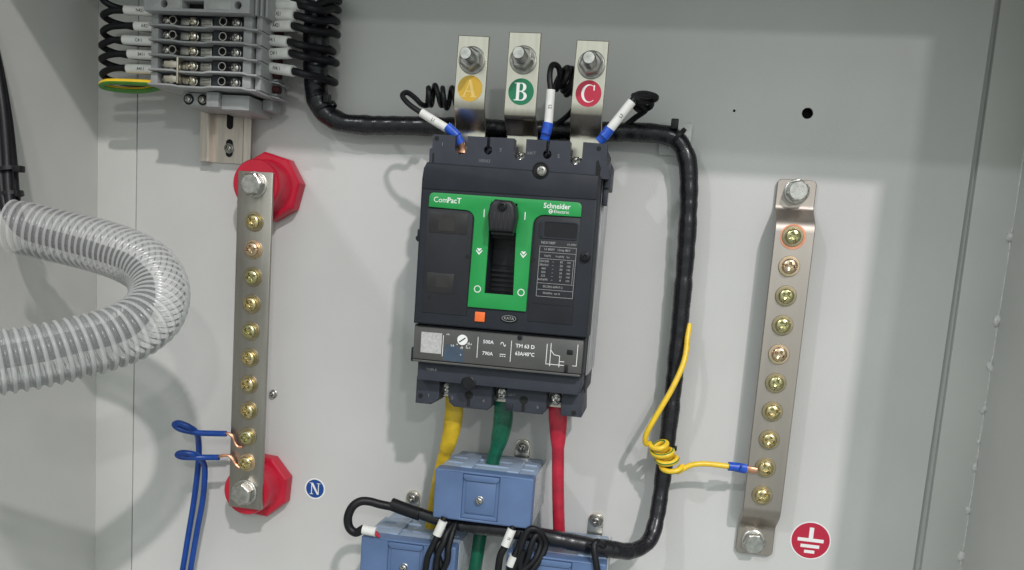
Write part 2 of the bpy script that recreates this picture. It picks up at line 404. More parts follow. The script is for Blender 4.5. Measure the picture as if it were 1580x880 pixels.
def make_screw(parent, at, r=5.2, h=3.4, wr=6.7, m=None, ph=0.3, wm=None, name='terminal_screw', wname='washer', slot=True, tilt=0):
    o = MB(); b = screw_head(r, h, slot, ph); bmesh.ops.translate(b, vec=(0, 0, 1.7), verts=b.verts); o.add(b)
    ob = o.build(name, m, None, smooth=35); ob.parent = parent
    base = ORG[parent.name]; ob.location = V(at[0] - base[0], at[1] - base[1], at[2] - base[2])
    w = MB(); w.lathe([(0, 0), (wr, 0), (wr, 0.7), (wr - 0.25, 0.95), (wr * 0.86, 1.0), (wr * 0.86, 1.7), (0, 1.7)], (0, 0, 0), 32)
    wo = w.build(wname, wm or m); wo.parent = ob
    return ob
def reuse_screw(src, parent, at, rz, m=None, wm=None):
    c = src.copy(); COL.objects.link(c); c.parent = parent
    base = ORG[parent.name]; c.location = V(at[0] - base[0], at[1] - base[1], at[2] - base[2]); c.rotation_euler = (0, rz, 0)
    def setm(o, mm):
        if mm: o.material_slots[0].link = 'OBJECT'; o.material_slots[0].material = mm
    setm(c, m)
    for ch in src.children:
        d = ch.copy(); COL.objects.link(d); d.parent = c; setm(d, wm)
    return c
def hex_bolt(parent, at, r=8.0, h=5.5, wr=9.2, m=None, ph=0.2, name='hex_bolt', stud=0):
    o = MB(); x, y, z = at
    o.lathe([(0, 1.8), (r * 0.99, 1.8), (r, 2.1), (r, h + 0.9), (r * 0.97, h + 1.4), (r * 0.84, h + 1.9)] + ([(0, h + 1.9)] if not stud else [(0, h + 1.9)]), (x, y, z), 6, phase=ph)
    if not stud: o.lathe([(r * 0.80, h + 1.85), (r * 0.76, h + 2.15), (0, h + 2.2)], (x, y, z), 30)
    ob = o.build(name, m, parent, smooth=25)
    w = MB(); w.lathe([(0, 0), (wr, 0), (wr, 1.0), (wr - 0.4, 1.3), (wr * 0.87, 1.35), (wr * 0.87, 1.8), (0, 1.8)], (x, y, z), 36); w.build('washer', m, ob)
    if stud:
        t = MB(); pr = [(4.0, h)]; zz = h + 1.2
        while zz < h + stud: pr += [(4.0, zz), (3.55, zz + 0.5)]; zz += 1.0
        pr += [(3.8, zz), (3.3, zz + 0.8), (0, zz + 0.9)]
        t.lathe(pr, (x, y, z), 24); t.build('threaded_stud', steel, ob)
    return ob

# ================================================================== mounting rail with terminals
rail = thing('mounting_rail', 'perforated zinc top-hat rail hanging down below the grey terminal stack', 'mounting rail', (-223.5, 62, 0))
prof = [(-243, 7.5), (-237.5, 7.5), (-236.5, 6.5), (-236.5, 1.2), (-210.5, 1.2), (-210.5, 6.5), (-209.5, 7.5), (-204, 7.5)]
m = MB(); m.prism(fat(prof, -1.1), 62, 232, axis='y'); m.build('rail_profile', rail_m, rail, smooth=30)
m = MB(); m.prism(rrect(-226, -221, 86, 102, 2.45), 1.0, 1.36); m.build('rail_slot', hole_m, rail)
m = MB(); m.prism(rrect(-226.2, -220.8, 66.3, 79, 2.6), 1.0, 1.36); m.build('rail_slot', hole_m, rail)
make_screw(rail, (-223.5, 72.5, 1.5), 2.7, 1.6, 3.6, steel_d, 0.4, name='rail_screw', slot=False)

def make_terminal():
    t = thing('rail_terminal', 'x', 'terminal', (0, 0, 0), 'grey rail terminals stacked on the rail')
    m = MB()
    m.box(-254.5, -178, 0.3, 9.1, 9, 34)                      # base
    m.box(-255.0, -250.0, 1.1, 9.1, 33, 51, 0.4)              # wire cheek
    m.box(-189.4, -183.4, 1.1, 9.1, 33, 51, 0.4)
    m.box(-181.8, -177.9, 0.8, 9.1, 30, 48, 0.3)
    m.box(-182, -175.0, 1.2, 8.6, 16, 29, 0.4)
    m.prism(fat([(-255, 0.2), (-238, 0.1), (-233, -0.7), (-216, -0.9), (-211, -0.1), (-188, 0.0), (-185, -0.8), (-177.8, -1.2)], 1.25), 20, 54.5, bev=0.3)  # separator wall
    m.prism(fat([(-177.9, -0.4), (-172, -1.4)], 0.9), 18, 33, bev=0.2)
    m.build('housing', term_g, t)
    m = MB(); m.box(-249.9, -189.5, 1.3, 9.1, 34.1, 45.5); m.build('recess_floor', term_d, t)
    m = MB(); m.box(-211.6, -206.8, 1.6, 9.0, 45.6, 49); m.build('test_block', term_d, t)
    for x in (-240.4, -204.6):
        m = MB(); m.lathe([(2.7, 0), (2.7, 4), (2.25, 4), (2.25, 0.2), (0, 0.2)], (x, 5.2, 45.8), 20); sc = m.build('screw_collar', steel, t)
        m = MB(); m.lathe([(2.2, 46.1), (0, 46.1)], (x, 5.2, 0.3), 16); m.build('collar_bore', hole_m, sc)
    make_screw(t, (-226.8, 5.1, 46.0), 2.9, 1.9, 3.3, nickel, 0.9, name='terminal_screw')
    make_screw(t, (-196.0, 5.0, 46.0), 2.9, 2.0, 3.2, steel, 0.8, name='terminal_screw')
    make_screw(t, (-245.6, 5.0, 46.0), 2.5, 2.2, 2.6, steel, -0.5, name='terminal_screw')
    m = MB(); m.box(-221.8, -213.8, 2.4, 7.8, 45.5, 46.6, 0.3); m.build('clamp_plate', steel_d, t)
    m = MB(); m.box(-220.8, -214.8, 3.7, 4.3, 46.6, 47.5); m.build('clamp_rib', steel_d, t)
    m = MB(); m.box(-220.8, -214.8, 5.9, 6.5, 46.6, 47.5); m.build('clamp_rib', steel_d, t)
    m = MB(); m.box(-236.5, -230.4, 2.8, 7.6, 45.5, 46.8, 0.3); m.build('clamp_plate', steel_d, t)
    m = MB(); m.lathe([(0, 0), (2.6, 0), (2.6, 5), (0, 5)], (-177.8, 5.0, 29), 14, axis=(1, 0, 0)); m.build('ferrule_collar', maroon, t)
    return t
row_lab = ['grey rail terminal at the very bottom of the stack, above the two-screw end bracket',
           'grey rail terminal second from the bottom, sharing the shiny vertical link with the lowest one',
           'grey rail terminal in the middle of the visible stack, third from the bottom',
           'grey rail terminal fourth from the bottom, next but one under the marker carrier',
           'grey rail terminal directly under the perforated marker carrier']
YROW = [105.0 + 9.45 * i for i in range(5)]
t0 = make_terminal()
for i, y in enumerate(YROW):
    t = t0 if i == 0 else copy_tree(t0)
    t.location = V(0, y, 0); t['label'] = row_lab[i]
lk = MB(); lk.box(-233.6, -232.3, 106.6, 123.2, 47, 56.0, 0.2); lk.box(-246, -233.6, 108.2, 112.4, 49.5, 50.6, 0.3); lk.box(-246, -233.6, 117.6, 121.8, 49.5, 50.6, 0.3)
tag(lk.build('jumper_link', nickel, None, (-233, 106.6, 38)), 'thin shiny jumper link standing upright across the two lowest terminals', 'jumper link')

t = thing('marker_carrier', 'grey perforated marker carrier bar clipped across the top terminals', 'marker carrier', (-252, 153, 40))
m = MB()
m.prism([(-255.6, 151.0), (-181.6, 151.0), (-181.6, 175), (-255.6, 175)], 50, 59, bev=0.5, holes=[circle(-241.2, 155.6, 2.4, 18), circle(-189.7, 155.9, 2.4, 18), [(-228.4, 153.0), (-213.4, 153.0), (-213.4, 158.0), (-228.4, 158.0)]])
m.build('carrier_bar', term_g, t)
for x in (-181.0, -178.4, -175.8): 
    m = MB(); m.box(x, x + 1.5, 151.6, 175, 30, 53 - (x + 181) * 0.8, 0.3); m.build('carrier_fin', term_g, t)
m = MB(); m.box(-254.5, -182.5, 151.6, 174.5, 49.0, 49.9); m.build('carrier_back', hole_m, t)
m = MB(); m.box(-254, -183, 152.4, 174, 10, 48.8); m.build('carrier_foot', term_g, t)
m = MB(); m.box(-236.6, -229.4, 152.8, 158.4, 58.6, 59.3, 0.2); m.box(-210.2, -194.2, 152.8, 158.4, 58.6, 59.3, 0.2); split(m, 'marker_tag', mat('marker_tag_grey', (0.38, 0.385, 0.38), 0.4), t)

t = thing('end_bracket', 'grey end bracket with two dark screws clamping the terminal stack from below', 'end bracket', (-212, 92, 8))
m = MB(); m.box(-238.6, -217.6, 95.4, 103.9, 8, 39, 0.8); m.build('clamp_block', term_g, t)
m = MB(); m.box(-217.4, -208.5, 94.0, 103.8, 8, 46, 0.6); m.box(-208.3, -188, 93.2, 103.0, 8, 43, 0.8); split(m, 'spacer_block', term_g, t)
for x in (-234.0, -223.7):
    m = MB(); m.lathe([(3.7, 39.05), (3.7, 39.3), (2.4, 39.3), (2.4, 38.2), (0, 38.2)], (x, 99.5, 0), 22); m.build('screw_well', hole_m, t)
s = make_screw(t, (-234.0, 99.5, 38.6), 2.0, 1.2, 2.3, steel, 0.2, name='clamp_screw', slot=False)
reuse_screw(s, t, (-223.7, 99.5, 38.6), 0.6)
m = MB(); m.box(-187.8, -180.5, 97, 104, 8, 24, 0.5); m.build('end_plate', term_g, t)

# ================================================================== wires
def ctr(a, b, t): return tuple(a[i] + (b[i] - a[i]) * t for i in range(3))
def sleeve(parent, a, b, r, text, size=2.8, m=None, flip=False):
    o = MB(); o.tube([a, ctr(a, b, 0.33), ctr(a, b, 0.66), b], r, 18, 2)
    so = o.build('marker_sleeve', m or sleeve_m, parent)
    if text:
        c = Vector(ctr(a, b, 0.5)); t = (Vector(b) - Vector(a)).normalized()
        if t.x < -0.2 or flip: t = -t
        n = Vector((0.22, -0.12, 1)); n = (n - t * n.dot(t)).normalized(); u = n.cross(t)
        x = MB(); x.text(text, size, (0, 0, 0), 0, sx=0.85, bold=0.03)
        for v in x.bm.verts: v.co = c + t * v.co.x + u * v.co.y + n * (r + 0.07)
        x.build('lettering', print_k, so)
    return so

# loops on the left of the terminals
lefts = [('A411', 0, -277, 'black looped wire into the lowest terminal, just above the green-yellow loop'),
         ('B411', 1, -276, 'black looped wire into the second lowest terminal, left side'),
         ('C411', 2, -280, 'black looped wire into the middle terminal of the stack, left side'),
         ('A421', 3, -271.5, 'black looped wire into the fourth terminal from the bottom, left side'),
         ('N421', 4, -279, 'black looped wire into the terminal under the marker carrier, left side')]
for txt, i, xs, lab in lefts:
    y = YROW[i] + 12.0
    t = thing('looped_wire', lab, 'wire', (-250, y, 40), 'black wires looped left of the terminals')
    j = random.uniform(-1.5, 1.5); k = random.uniform(-1.0, 1.0); y += random.uniform(-0.5, 0.5)
    m = MB(); m.tube([(-253, y, 42), (-264, y + 0.3, 43), (xs - 4, y, 44), (-290, y - 1.0 + 0.5 * k, 44), (-297.0 + j, y - 3.6 + k, 41), (-293 + k, y - 6.4 + k, 34), (-278, y - 7.4 + 0.6 * k, 28), (-264, y - 6.6, 24), (-252, y - 5, 20)], 2.15, 12, 8)
    m.build('insulation', black_w, t)
    sleeve(t, (-254.8, y + 0.1, 42.2), (xs, y + 0.1 + 0.5 * k, 43.8), 3.1, txt, 3.0)
t = thing('looped_wire', 'wide black wire loop at the top left, passing into the cut-off terminal above', 'wire', (-250, 165, 40), 'black wires looped left of the terminals')
m = MB(); m.tube([(-253, 167, 44), (-275, 167, 46), (-291, 165.5, 45), (-297, 162, 42), (-290, 158, 38), (-272, 156.2, 34), (-258, 157.6, 30), (-250, 160, 24)], 2.3, 12, 8); m.build('insulation', black_w, t)
m = MB(); m.tube([(-253, 108.2, 42), (-264, 108.2, 43), (-280, 108, 44), (-292, 107.4, 44), (-298, 105.6, 41), (-293, 104.4, 39), (-281, 103.9, 37), (-269, 104.6, 36), (-258, 107.4, 35)], 2.2, 12, 8, stripe=(8, 9, 10, 11))
tag(m.build('looped_earth_wire', [yellow_w, green_w], None, (-253, 105, 22)), 'green and yellow earth wire looped left of the lowest terminal', 'wire')

# wires on the right of the terminals, wound over the harness
rights = [('', (418, -4, 452, -1), (523, 2), 'black wire with a blank white sleeve cut by the top edge of the photo'),
          ('', (420, 18, 462, 19), (521, 26), 'black wire with a blank white sleeve, second row from the photo top'),
          ('C421', (411, 21 + 1, 456, 22 + 2), (520, 34), 'black wire in a white sleeve printed C421, right of the terminals'),
          ('A421', (412, 41, 452, 40), (521, 54), 'black wire in a white sleeve printed A421, right of the terminals'),
          ('B411', (405, 61, 446, 65), (514, 80), 'black wire in a white sleeve printed B411, right of the terminals'),
          ('C411', (408, 84, 448, 82), (519, 98), 'black wire in a white sleeve printed C411, right of the terminals'),
          ('N411', (412, 104, 453, 110), (517, 128), 'black wire in a white sleeve printed N411, lowest right of the terminals')]
rights[1] = ('', (416, 8, 462, 8), (522, 16), rights[1][3])
for txt, (x0, y0, x1, y1), (ex, ey), lab in rights:
    a = P(x0, y0, 32); b = P(x1, y1, 38)
    t = thing('marked_wire', lab, 'wire', a, 'black sleeved wires wound over the harness')
    m = MB(); pts = [P(x0 - 3, y0 - 0.2, 31), ctr(a, b, 0.5), b, P(x1 + 18, y1 + 5, 40), P(x1 + 38, y1 + 9, 33)]
    pts += [P(ex - 10, ey - 3, 25), P(ex, ey, 16), P(ex - 8, ey - 5, 9), P(ex - 24, ey - 14, 6)]
    m.tube(pts, lambda u, q: 2.5, 12, 8); m.build('insulation', black_w, t)
    sleeve(t, a, b, 3.6, txt, 3.4)
    m = MB(); m.tube([P(x0 - 6, y0 - 0.4, 30), P(x0 - 3, y0 - 0.2, 31), ctr(a, b, 0.05)], 2.9, 12, 3); m.build('ferrule_collar', maroon, t)

# main harness in spiral wrap
def wrap(r0, pitch=16.5, amp=0.2):
    def f(u, a):
        ph = (a % pitch) / pitch
        return r0(u) * (1 + 0.05 * math.sin(a * 0.23) * math.sin(a * 0.071) + 0.02 * math.sin(a * 0.61)) + amp * (0.9 - ph) * (0 if ph > 0.94 else 1)
    return f
H = [(489, -120, 14), (488, -60, 14), (488, 0, 14), (488, 60, 14), (487, 110, 14), (489, 145, 13), (500, 172, 13), (525, 188, 12), (560, 193, 12), (620, 194, 12), (700, 196, 12), (780, 200, 12), (860, 202, 12), (950, 204, 12), (1010, 206, 13), (1044, 216, 13), (1060, 246, 13), (1063, 290, 13),
     (1061, 350, 13), (1056, 420, 13), (1049, 500, 13), (1040, 590, 13), (1031, 670, 14), (1021, 750, 16), (1012, 805, 22), (1000, 836, 30), (975, 850, 40), (945, 848, 50), (890, 838, 58), (830, 826, 61), (770, 817, 61), (720, 812, 60), (680, 803, 60), (640, 790, 60), (604, 779, 60)]
hp = [P(*q) for q in H]
t = thing('wiring_harness', 'long black harness in glossy spiral wrap running round the breaker to the transformers', 'wiring harness', hp[8])
def hr(u):
    pts = [(0, 8.0), (0.10, 8.6), (0.16, 7.6), (0.22, 6.4), (0.32, 6.2), (0.45, 6.0), (0.52, 5.9), (0.62, 5.7), (0.72, 5.3), (0.80, 5.6), (0.84, 5.2), (0.9, 4.6), (0.95, 3.9), (1.0, 3.4)]
    for (a, b), (c, d) in zip(pts, pts[1:]):
        if a <= u <= c: return b + (d - b) * (u - a) / (c - a)
    return 4
m = MB(); m.tube(hp, wrap(hr), 18, 26); m.build('spiral_wrap', wrap_m, t)
def tie(parent, c, r, ax, head, hs=(4.2, 4.2, 5.0)):
    o = MB(); A = Vector(ax).normalized()
    o.lathe([(r, -1.3), (r + 0.7, -1.2), (r + 0.7, 1.2), (r, 1.3)], c, 26, axis=A)
    o.box(head[0] - hs[0] / 2, head[0] + hs[0] / 2, head[1] - hs[1] / 2, head[1] + hs[1] / 2, head[2] - hs[2] / 2, head[2] + hs[2] / 2, 0.6)
    return o.build('cable_tie', tie_m, parent)
c1 = P(1046, 212, 13); h1 = P(1041, 192, 18)
tie(t, c1, 6.4, (0.8, -0.6, 0), h1, (4.8, 6.4, 6))
c2 = P(502, 168, 13); h2 = P(505, 152, 20); tie(t, c2, 7.7, (0.5, -0.8, 0), h2, (4, 6, 6))
c3 = P(1030, 690, 14); tie(t, c3, 5.6, (0.1, 1, 0), (c3[0] + 5, c3[1], c3[2] + 1), (2.5, 3, 4))
c4 = P(608, 780, 60); m = MB(); m.tube([P(604, 778, 60), P(625, 786, 60.5), P(648, 794, 61)], 4.4, 16, 3); m.build('heat_shrink', black_w, t)
x, y, z = P(1042, 216, 0)
m = MB(); m.prism(rrect(x - 10.5, x + 10.5, y - 10.5, y + 10.5, 1.8), 0.05, 4.0, bev=0.5); m.box(x - 4, x + 4, y - 7, y + 7, 4.0, 6.5, 0.6)
tag(m.build('tie_mount', pad_m, None, (x, y, 0)), 'square translucent adhesive tie mount behind the harness corner', 'cable tie mount')

# ================================================================== circuit breaker
cb = thing('circuit_breaker', 'dark grey three-pole moulded case circuit breaker with a green front frame', 'circuit breaker', (0, 0, 0))
m = MB()
m.box(-52.3, 52.3, -62, 64, 0.5, 57, 0.8)
m.box(-52.3, 52.3, -74, -62.2, 0.5, 50, 0.8); m.box(-52.3, 52.3, 64.2, 74, 0.5, 40, 0.8)
for y0 in (-50, -5, 40):
    m.box(-52.9, -52.3, y0 - 10, y0 + 10, 10, 50, 0.2)
m.build('base_case', plastic, cb)
m = MB(); m.box(52.32, 53.0, -61, 62, 6, 58)
for k in range(9): m.box(53.0, 53.9, -60.5, 61.5 - 2 * (k % 3), 8 + k * 5.6, 10.6 + k * 5.6, 0.3)
m.build('side_ribbing', side_m, cb)
# front cover with the handle slot
SL = [(-10.3, -13.2), (7.2, -13.2), (5.6, 40), (-10.3, 40)]
out = [(-54.0, -35.2), (53.2, -35.2), (52.6, 60.2), (-51.5, 62.0), (-53.3, 58.5), (-54.0, 52)]
m = MB(); m.prism(out, 57, 86, bev=1.6, seg=3, holes=[SL]); m.build('front_cover', plastic, cb, smooth=30)
m = MB(); m.box(-10.2, 6.6, -13, 39.8, 66, 70); m.box(-10.0, 5.9, 20, 25, 70, 78); m.box(-9.6, 5.6, 4, 16, 70, 71.5)
for k in range(5): m.box(-9.8, 6.4, -12 + k * 3.0, -10.6 + k * 3.0, 70, 70.9 + 0.5 * k)
m.build('handle_slot', plastic_d, cb)
# upper band of the cover, slightly proud
m = MB(); m.prism([(-52.6, 46.2), (52.0, 46.0), (51.8, 59.4), (-51.2, 61.0), (-52.6, 58)], 86.03, 86.6, bev=0.3); m.build('cover_band', plastic, cb)
# dark fascia panels
m = MB(); m.prism(rrect(-49.0, -20.8, -28, 34.6, 3.5, corners=(1, 0, 0, 0)), 86.02, 86.5, bev=0.25); lp = m.build('fascia_panel', plastic_p, cb)
m = MB(); m.prism(rrect(16.8, 43.6, -28, 34.9, 3.5, corners=(0, 1, 0, 0)), 86.02, 86.5, bev=0.25); rp = m.build('fascia_panel', plastic_p, cb)
m = MB(); m.box(-47.5, -24, 20.5, 33, 86.5, 86.75, 0.15); m.box(-47, -30, -15.5, -3.4, 86.5, 86.75, 0.15); split(m, 'tinted_window', panel_b, lp)
m = MB(); m.box(-41.5, -31.5, 22, 31, 86.75, 86.85); m.box(-41, -33, -12, -5, 86.75, 86.9); split(m, 'window_tag', mat('window_tag', (0.032, 0.030, 0.028), 0.4), lp)
m = MB()
for x, y in ((-22.5, 7.5), (-44.8, -18.6), (17.5, 8.6)): m.lathe([(1.35, 86.52), (1.35, 86.62), (0, 86.62)], (x, y, 0), 14)
split(m, 'rivet_hole', hole_m, cb)
m = MB(); m.prism(rrect(19.6, 42.8, 21.6, 32, 1.6), 86.5, 86.95, holes=[rrect(23.0, 42.0, 22.5, 31.2, 1.2)], bev=0.1); m.build('display_bezel', plastic, rp)
m = MB(); m.box(22.9, 42.1, 22.4, 31.3, 86.5, 86.62); m.build('display_window', plastic_d, rp)
m = MB(); m.box(19.0, 42.5, -17.2, -16.9, 86.5, 86.7); m.build('fascia_groove', plastic_d, rp)
# rating table
m = MB()
m.frame(20.9, 42.9, -12.6, 17.2, 0.22, 86.51, 86.56); 
for y in (13.6, 9.8, -4.6, -8.4): m.box(20.9, 42.9, y - 0.1, y + 0.1, 86.51, 86.57)
m.box(41.6, 41.8, -4.6, 9.8, 86.51, 86.57)
rows = ['220/240', '380/415', '440', '500', '525', '660/690']; val = ['85', '50', '50', '36', '22', '8']
for i in range(6):
    y = 8.3 - i * 2.15
    m.text(rows[i], 1.75, (24.2, y, 86.56)); m.text('~', 1.9, (29.6, y, 86.56)); m.text(val[i], 1.8, (34.6, y, 86.56)); m.text(['100%', '100%', '100%', '100%', '100%', '100%'][i][:3], 1.6, (38.9, y, 86.56))
m.text('Ue(V)      Icu(kA)   Ics', 1.7, (31.5, 11.6, 86.56)); m.text('Ui 800V   Uimp 8kV', 1.9, (31.5, 15.4, 86.56))
m.text('IEC/EN 60947-2', 1.8, (30.5, -6.6, 86.56)); m.text('50/60Hz  cat A', 1.7, (30, -10.4, 86.56))
m.build('rating_print', print_d, rp)
m = MB(); m.text('NSX100F', 2.2, (21.5, 19.2, 86.56), align='LEFT'); m.build('lettering', print_d, rp)
m = MB(); m.text('63-690V', 1.6, (42.6, 19.0, 86.56), align='RIGHT'); m.build('lettering', print_d, rp)
# green T-shaped frame
G = [(-20.3, -22.4)]
G += [(15.6, -22.4), (15.9, 28)] + arc(22.2, 29, 6.2, PI, PI / 2, 6)[0:] + [(43.9, 35.4)] + [(43.9, 40.8)] + arc(41.0, 40.8, 2.9, 0, PI / 2, 5)[1:] + [(-45.0, 44.2)] + arc(-45.2, 41.2, 3.0, PI / 2, PI, 5)[1:] + [(-48.2, 35.6)] + arc(-25.2, 29.4, 5.6, PI / 2, 0, 6) 
m = MB(); m.prism(G, 86.0, 87.5, bev=0.35, holes=[[(-10.4, -13.3), (7.1, -13.3), (5.7, 40.6), (-10.0, 40.6)]]); gf = m.build('green_frame', green, cb, smooth=30)
m = MB()
m.text('Com', 4.6, (-45.4, 40, 87.56), align='LEFT', sx=0.95); m.text('PacT', 4.6, (-36.9, 40, 87.56), align='LEFT', sx=0.95, bold=0.06)
m.build('lettering', white_p, gf)
m = MB()
m.text('Schneider', 4.3, (21.4, 40.6, 87.56), align='LEFT', bold=0.07, sx=0.93); m.text('Electric', 2.7, (27.6, 37.5, 87.56), align='LEFT', sx=1.15)
m.lathe([(1.25, 0), (1.25, 0.05), (0.75, 0.05), (0.75, 0)], (25.9, 37.5, 87.53), 16); m.box(25.5, 27.0, 37.3, 37.7, 87.53, 87.57)
m.build('lettering', white_p, gf)
m = MB()
m.box(-14.15, -13.6, 31.6, 36.2, 87.53, 87.58); m.box(10.6, 11.15, 31.6, 36.2, 87.53, 87.58)
for x in (-15.3, 11.6):
    m.prism([(x - 1.9, 11.5), (x, 9.2), (x + 1.9, 11.5), (x + 1.9, 12.3), (x, 10.4), (x - 1.9, 12.3)], 87.53, 87.58)
    m.prism([(x - 1.5, 13.0), (x, 11.2), (x + 1.5, 13.0), (x + 0.4, 13.2), (x, 12.6), (x - 0.4, 13.2)], 87.53, 87.575)
m.build('position_marks', white_p, gf)
m = MB()
for x in (-14.8, 11.9): m.prism(circle(x, -11.2, 2.15, 26), 87.53, 87.58, holes=[circle(x, -11.2, 1.65, 26)])
m.build('position_marks', white_p, gf)
# toggle handle
m = MB()
hp_ = [(-8.4, 23.5), (6.0, 23.5), (7.2, 33), (6.2, 38.5), (3.5, 41.5), (-6.0, 41.8), (-8.6, 39), (-9.6, 33)]
m.prism(hp_, 68, 99, bev=2.2, seg=3); m.box(-7.6, 5.4, 21.6, 23.6, 70, 94, 0.6)
for k in range(4): m.box(-5.6 + k * 2.7, -4.8 + k * 2.7, 25, 34.5, 98.9, 99.4, 0.2)
tg = m.build('toggle_handle', mat('handle_plastic', (0.026, 0.025, 0.028), 0.40, bump=0.1, bscale=1500), cb)
make_screw(tg, (-1.0, 38.0, 98.2), 2.6, 1.2, 3.0, plastic_d, 0.6, name='handle_screw', slot=False)
# small things under the frame
m = MB(); m.box(-15.4, -9.2, -30.8, -24.9, 86.02, 87.3, 0.4); m.build('trip_indicator', orange, cb)
m = MB(); m.prism([(5.6 + 5.2 * math.cos(a * PI / 16), -27.4 + 2.5 * math.sin(a * PI / 16)) for a in range(32)], 86.02, 87.0, bev=0.4); ov = m.build('push_button', plastic_d, cb)
m = MB(); m.prism([(5.6 + 4.4 * math.cos(a * PI / 16), -27.4 + 1.9 * math.sin(a * PI / 16)) for a in range(32)], 87.01, 87.05, holes=[[(5.6 + 4.15 * math.cos(a * PI / 16), -27.4 + 1.7 * math.sin(a * PI / 16)) for a in range(32)]]); m.text('KATA', 2.4, (5.6, -27.4, 87.05)); m.build('lettering', print_d, ov)
# cover screws on the sides
s = make_screw(cb, (48.4, 12.6, 86.1), 2.5, 1.0, 3.1, plastic_d, 0.5, name='cover_screw', slot=False)
m = MB(); m.box(-55.3, -53.2, 14.5, 22, 76, 84, 0.5); m.lathe([(1.8, 0), (1.8, 1.2), (0, 1.2)], (-54.0, 16.5, 84), 12); m.build('cover_latch', plastic_d, cb)
# trip unit
m = MB(); m.box(-54.6, 52.0, -59.5, -35.9, 57, 80.5, 0.9); m.box(-56.6, -54.0, -60, -51, 62, 78, 0.6); m.build('trip_unit_case', plastic, cb)
m = MB(); m.box(-54.2, 51.4, -57.6, -37.0, 80.5, 82.0, 0.6); tu = m.build('trip_unit_cover', trip_m, cb)
m = MB(); m.box(-54.0, 51.0, -59.2, -57.9, 80.5, 83.0, 0.3); m.build('cover_rail', trip_m, tu)
m = MB(); m.prism([(-34.6, -57), (-21.5, -57), (-21.5, -50), (-27.5, -47), (-33.6, -47)], 82.01, 82.04); m.build('blue_tint', trip_blue, tu)
m = MB(); m.box(-49.4, -36.2, -53.2, -40.4, 82.02, 82.12); m.build('white_label', mat('grey_white_label', (0.46, 0.45, 0.44), 0.5, var=0.1, vscale=700), tu)
m = MB(); m.lathe([(0, 82), (3.3, 82), (3.3, 82.7), (3.0, 83), (0, 83)], (-23.1, -43.3, 0), 26); dl = m.build('adjustment_dial', white_s, tu)
m = MB(); m.box(-25.5, -20.7, -43.65, -42.95, 83.02, 83.08, rot=0.65); m.build('dial_slot', print_k, dl)
m = MB()
for x, y0, y1 in ((-35.3, -54.5, -41.5), (-13.4, -53.5, -40.5), (7.5, -54, -41)): m.box(x - 0.18, x + 0.18, y0, y1, 82.02, 82.08)
m.box(47.9, 48.3, -52.8, -39.8, 82.02, 82.08); m.box(45.6, 48.3, -53.1, -52.8, 82.02, 82.08)
m.text('500A', 3.1, (-6.9, -43.2, 82.06), bold=0.03); m.text('790A', 3.1, (-6.9, -50.3, 82.06), bold=0.03)
sw = [(1.0 + 0.16 * k, -43.9 + 1.2 * math.sin(k / 20 * 2 * PI)) for k in range(21)]; m.prism(fat(sw, 0.4), 82.02, 82.07)
m.box(0.7, 4.4, -50.1, -49.7, 82.02, 82.07)
for k in range(3): m.box(0.7 + 1.35 * k, 1.6 + 1.35 * k, -51.3, -50.9, 82.02, 82.07)
m.text('TM 63 D', 3.2, (10.2, -43.9, 82.06), align='LEFT', bold=0.07); m.text('63A/40\u00b0C', 3.2, (10.2, -48.6, 82.06), align='LEFT', bold=0.06, sx=0.92)
for L in ([(29.3, -41), (29.3, -53.4), (40.6, -53.4)], [(31.7, -40.4), (31.7, -54.4)], [(31.6, -44.4), (34.0, -47.4), (37.4, -47.9), (37.4, -54.6)], [(37.6, -51.2), (40.6, -51.2)]):
    m.prism(fat(L, 0.38), 82.02, 82.06 + 0.005 * len(L))
for tx, x, y in (('50.4', -18.6, -45.6), ('56.7', -19.4, -47.9), ('0.8', -29.3, -47.4), ('63', -23.3, -48.3), ('Ir', -23.6, -52.6), ('xIn', -32.5, -40.6)): m.text(tx, 1.7, (x, y, 82.06))
for a in (-2.4, -1.57, -0.9, -0.35): m.box(-23.1 + 4.4 * math.cos(a) - 0.3, -23.1 + 4.4 * math.cos(a) + 0.3, -43.3 + 4.4 * math.sin(a) - 0.3, -43.3 + 4.4 * math.sin(a) + 0.3, 82.02, 82.07)
m.build('lettering', white_p, tu)
m = MB(); m.lathe([(1.5, 82.02), (1.5, 82.9), (0.7, 83.1), (0, 83.1)], (12.5, -38.6, 0), 14); m.box(41.2, 43.2, -57.4, -52.6, 82.02, 82.9, 0.3); m.box(41.8, 45.4, -46.4, -43.4, 82.02, 82.3, 0.2); split(m, 'cover_clip', plastic_d, tu)
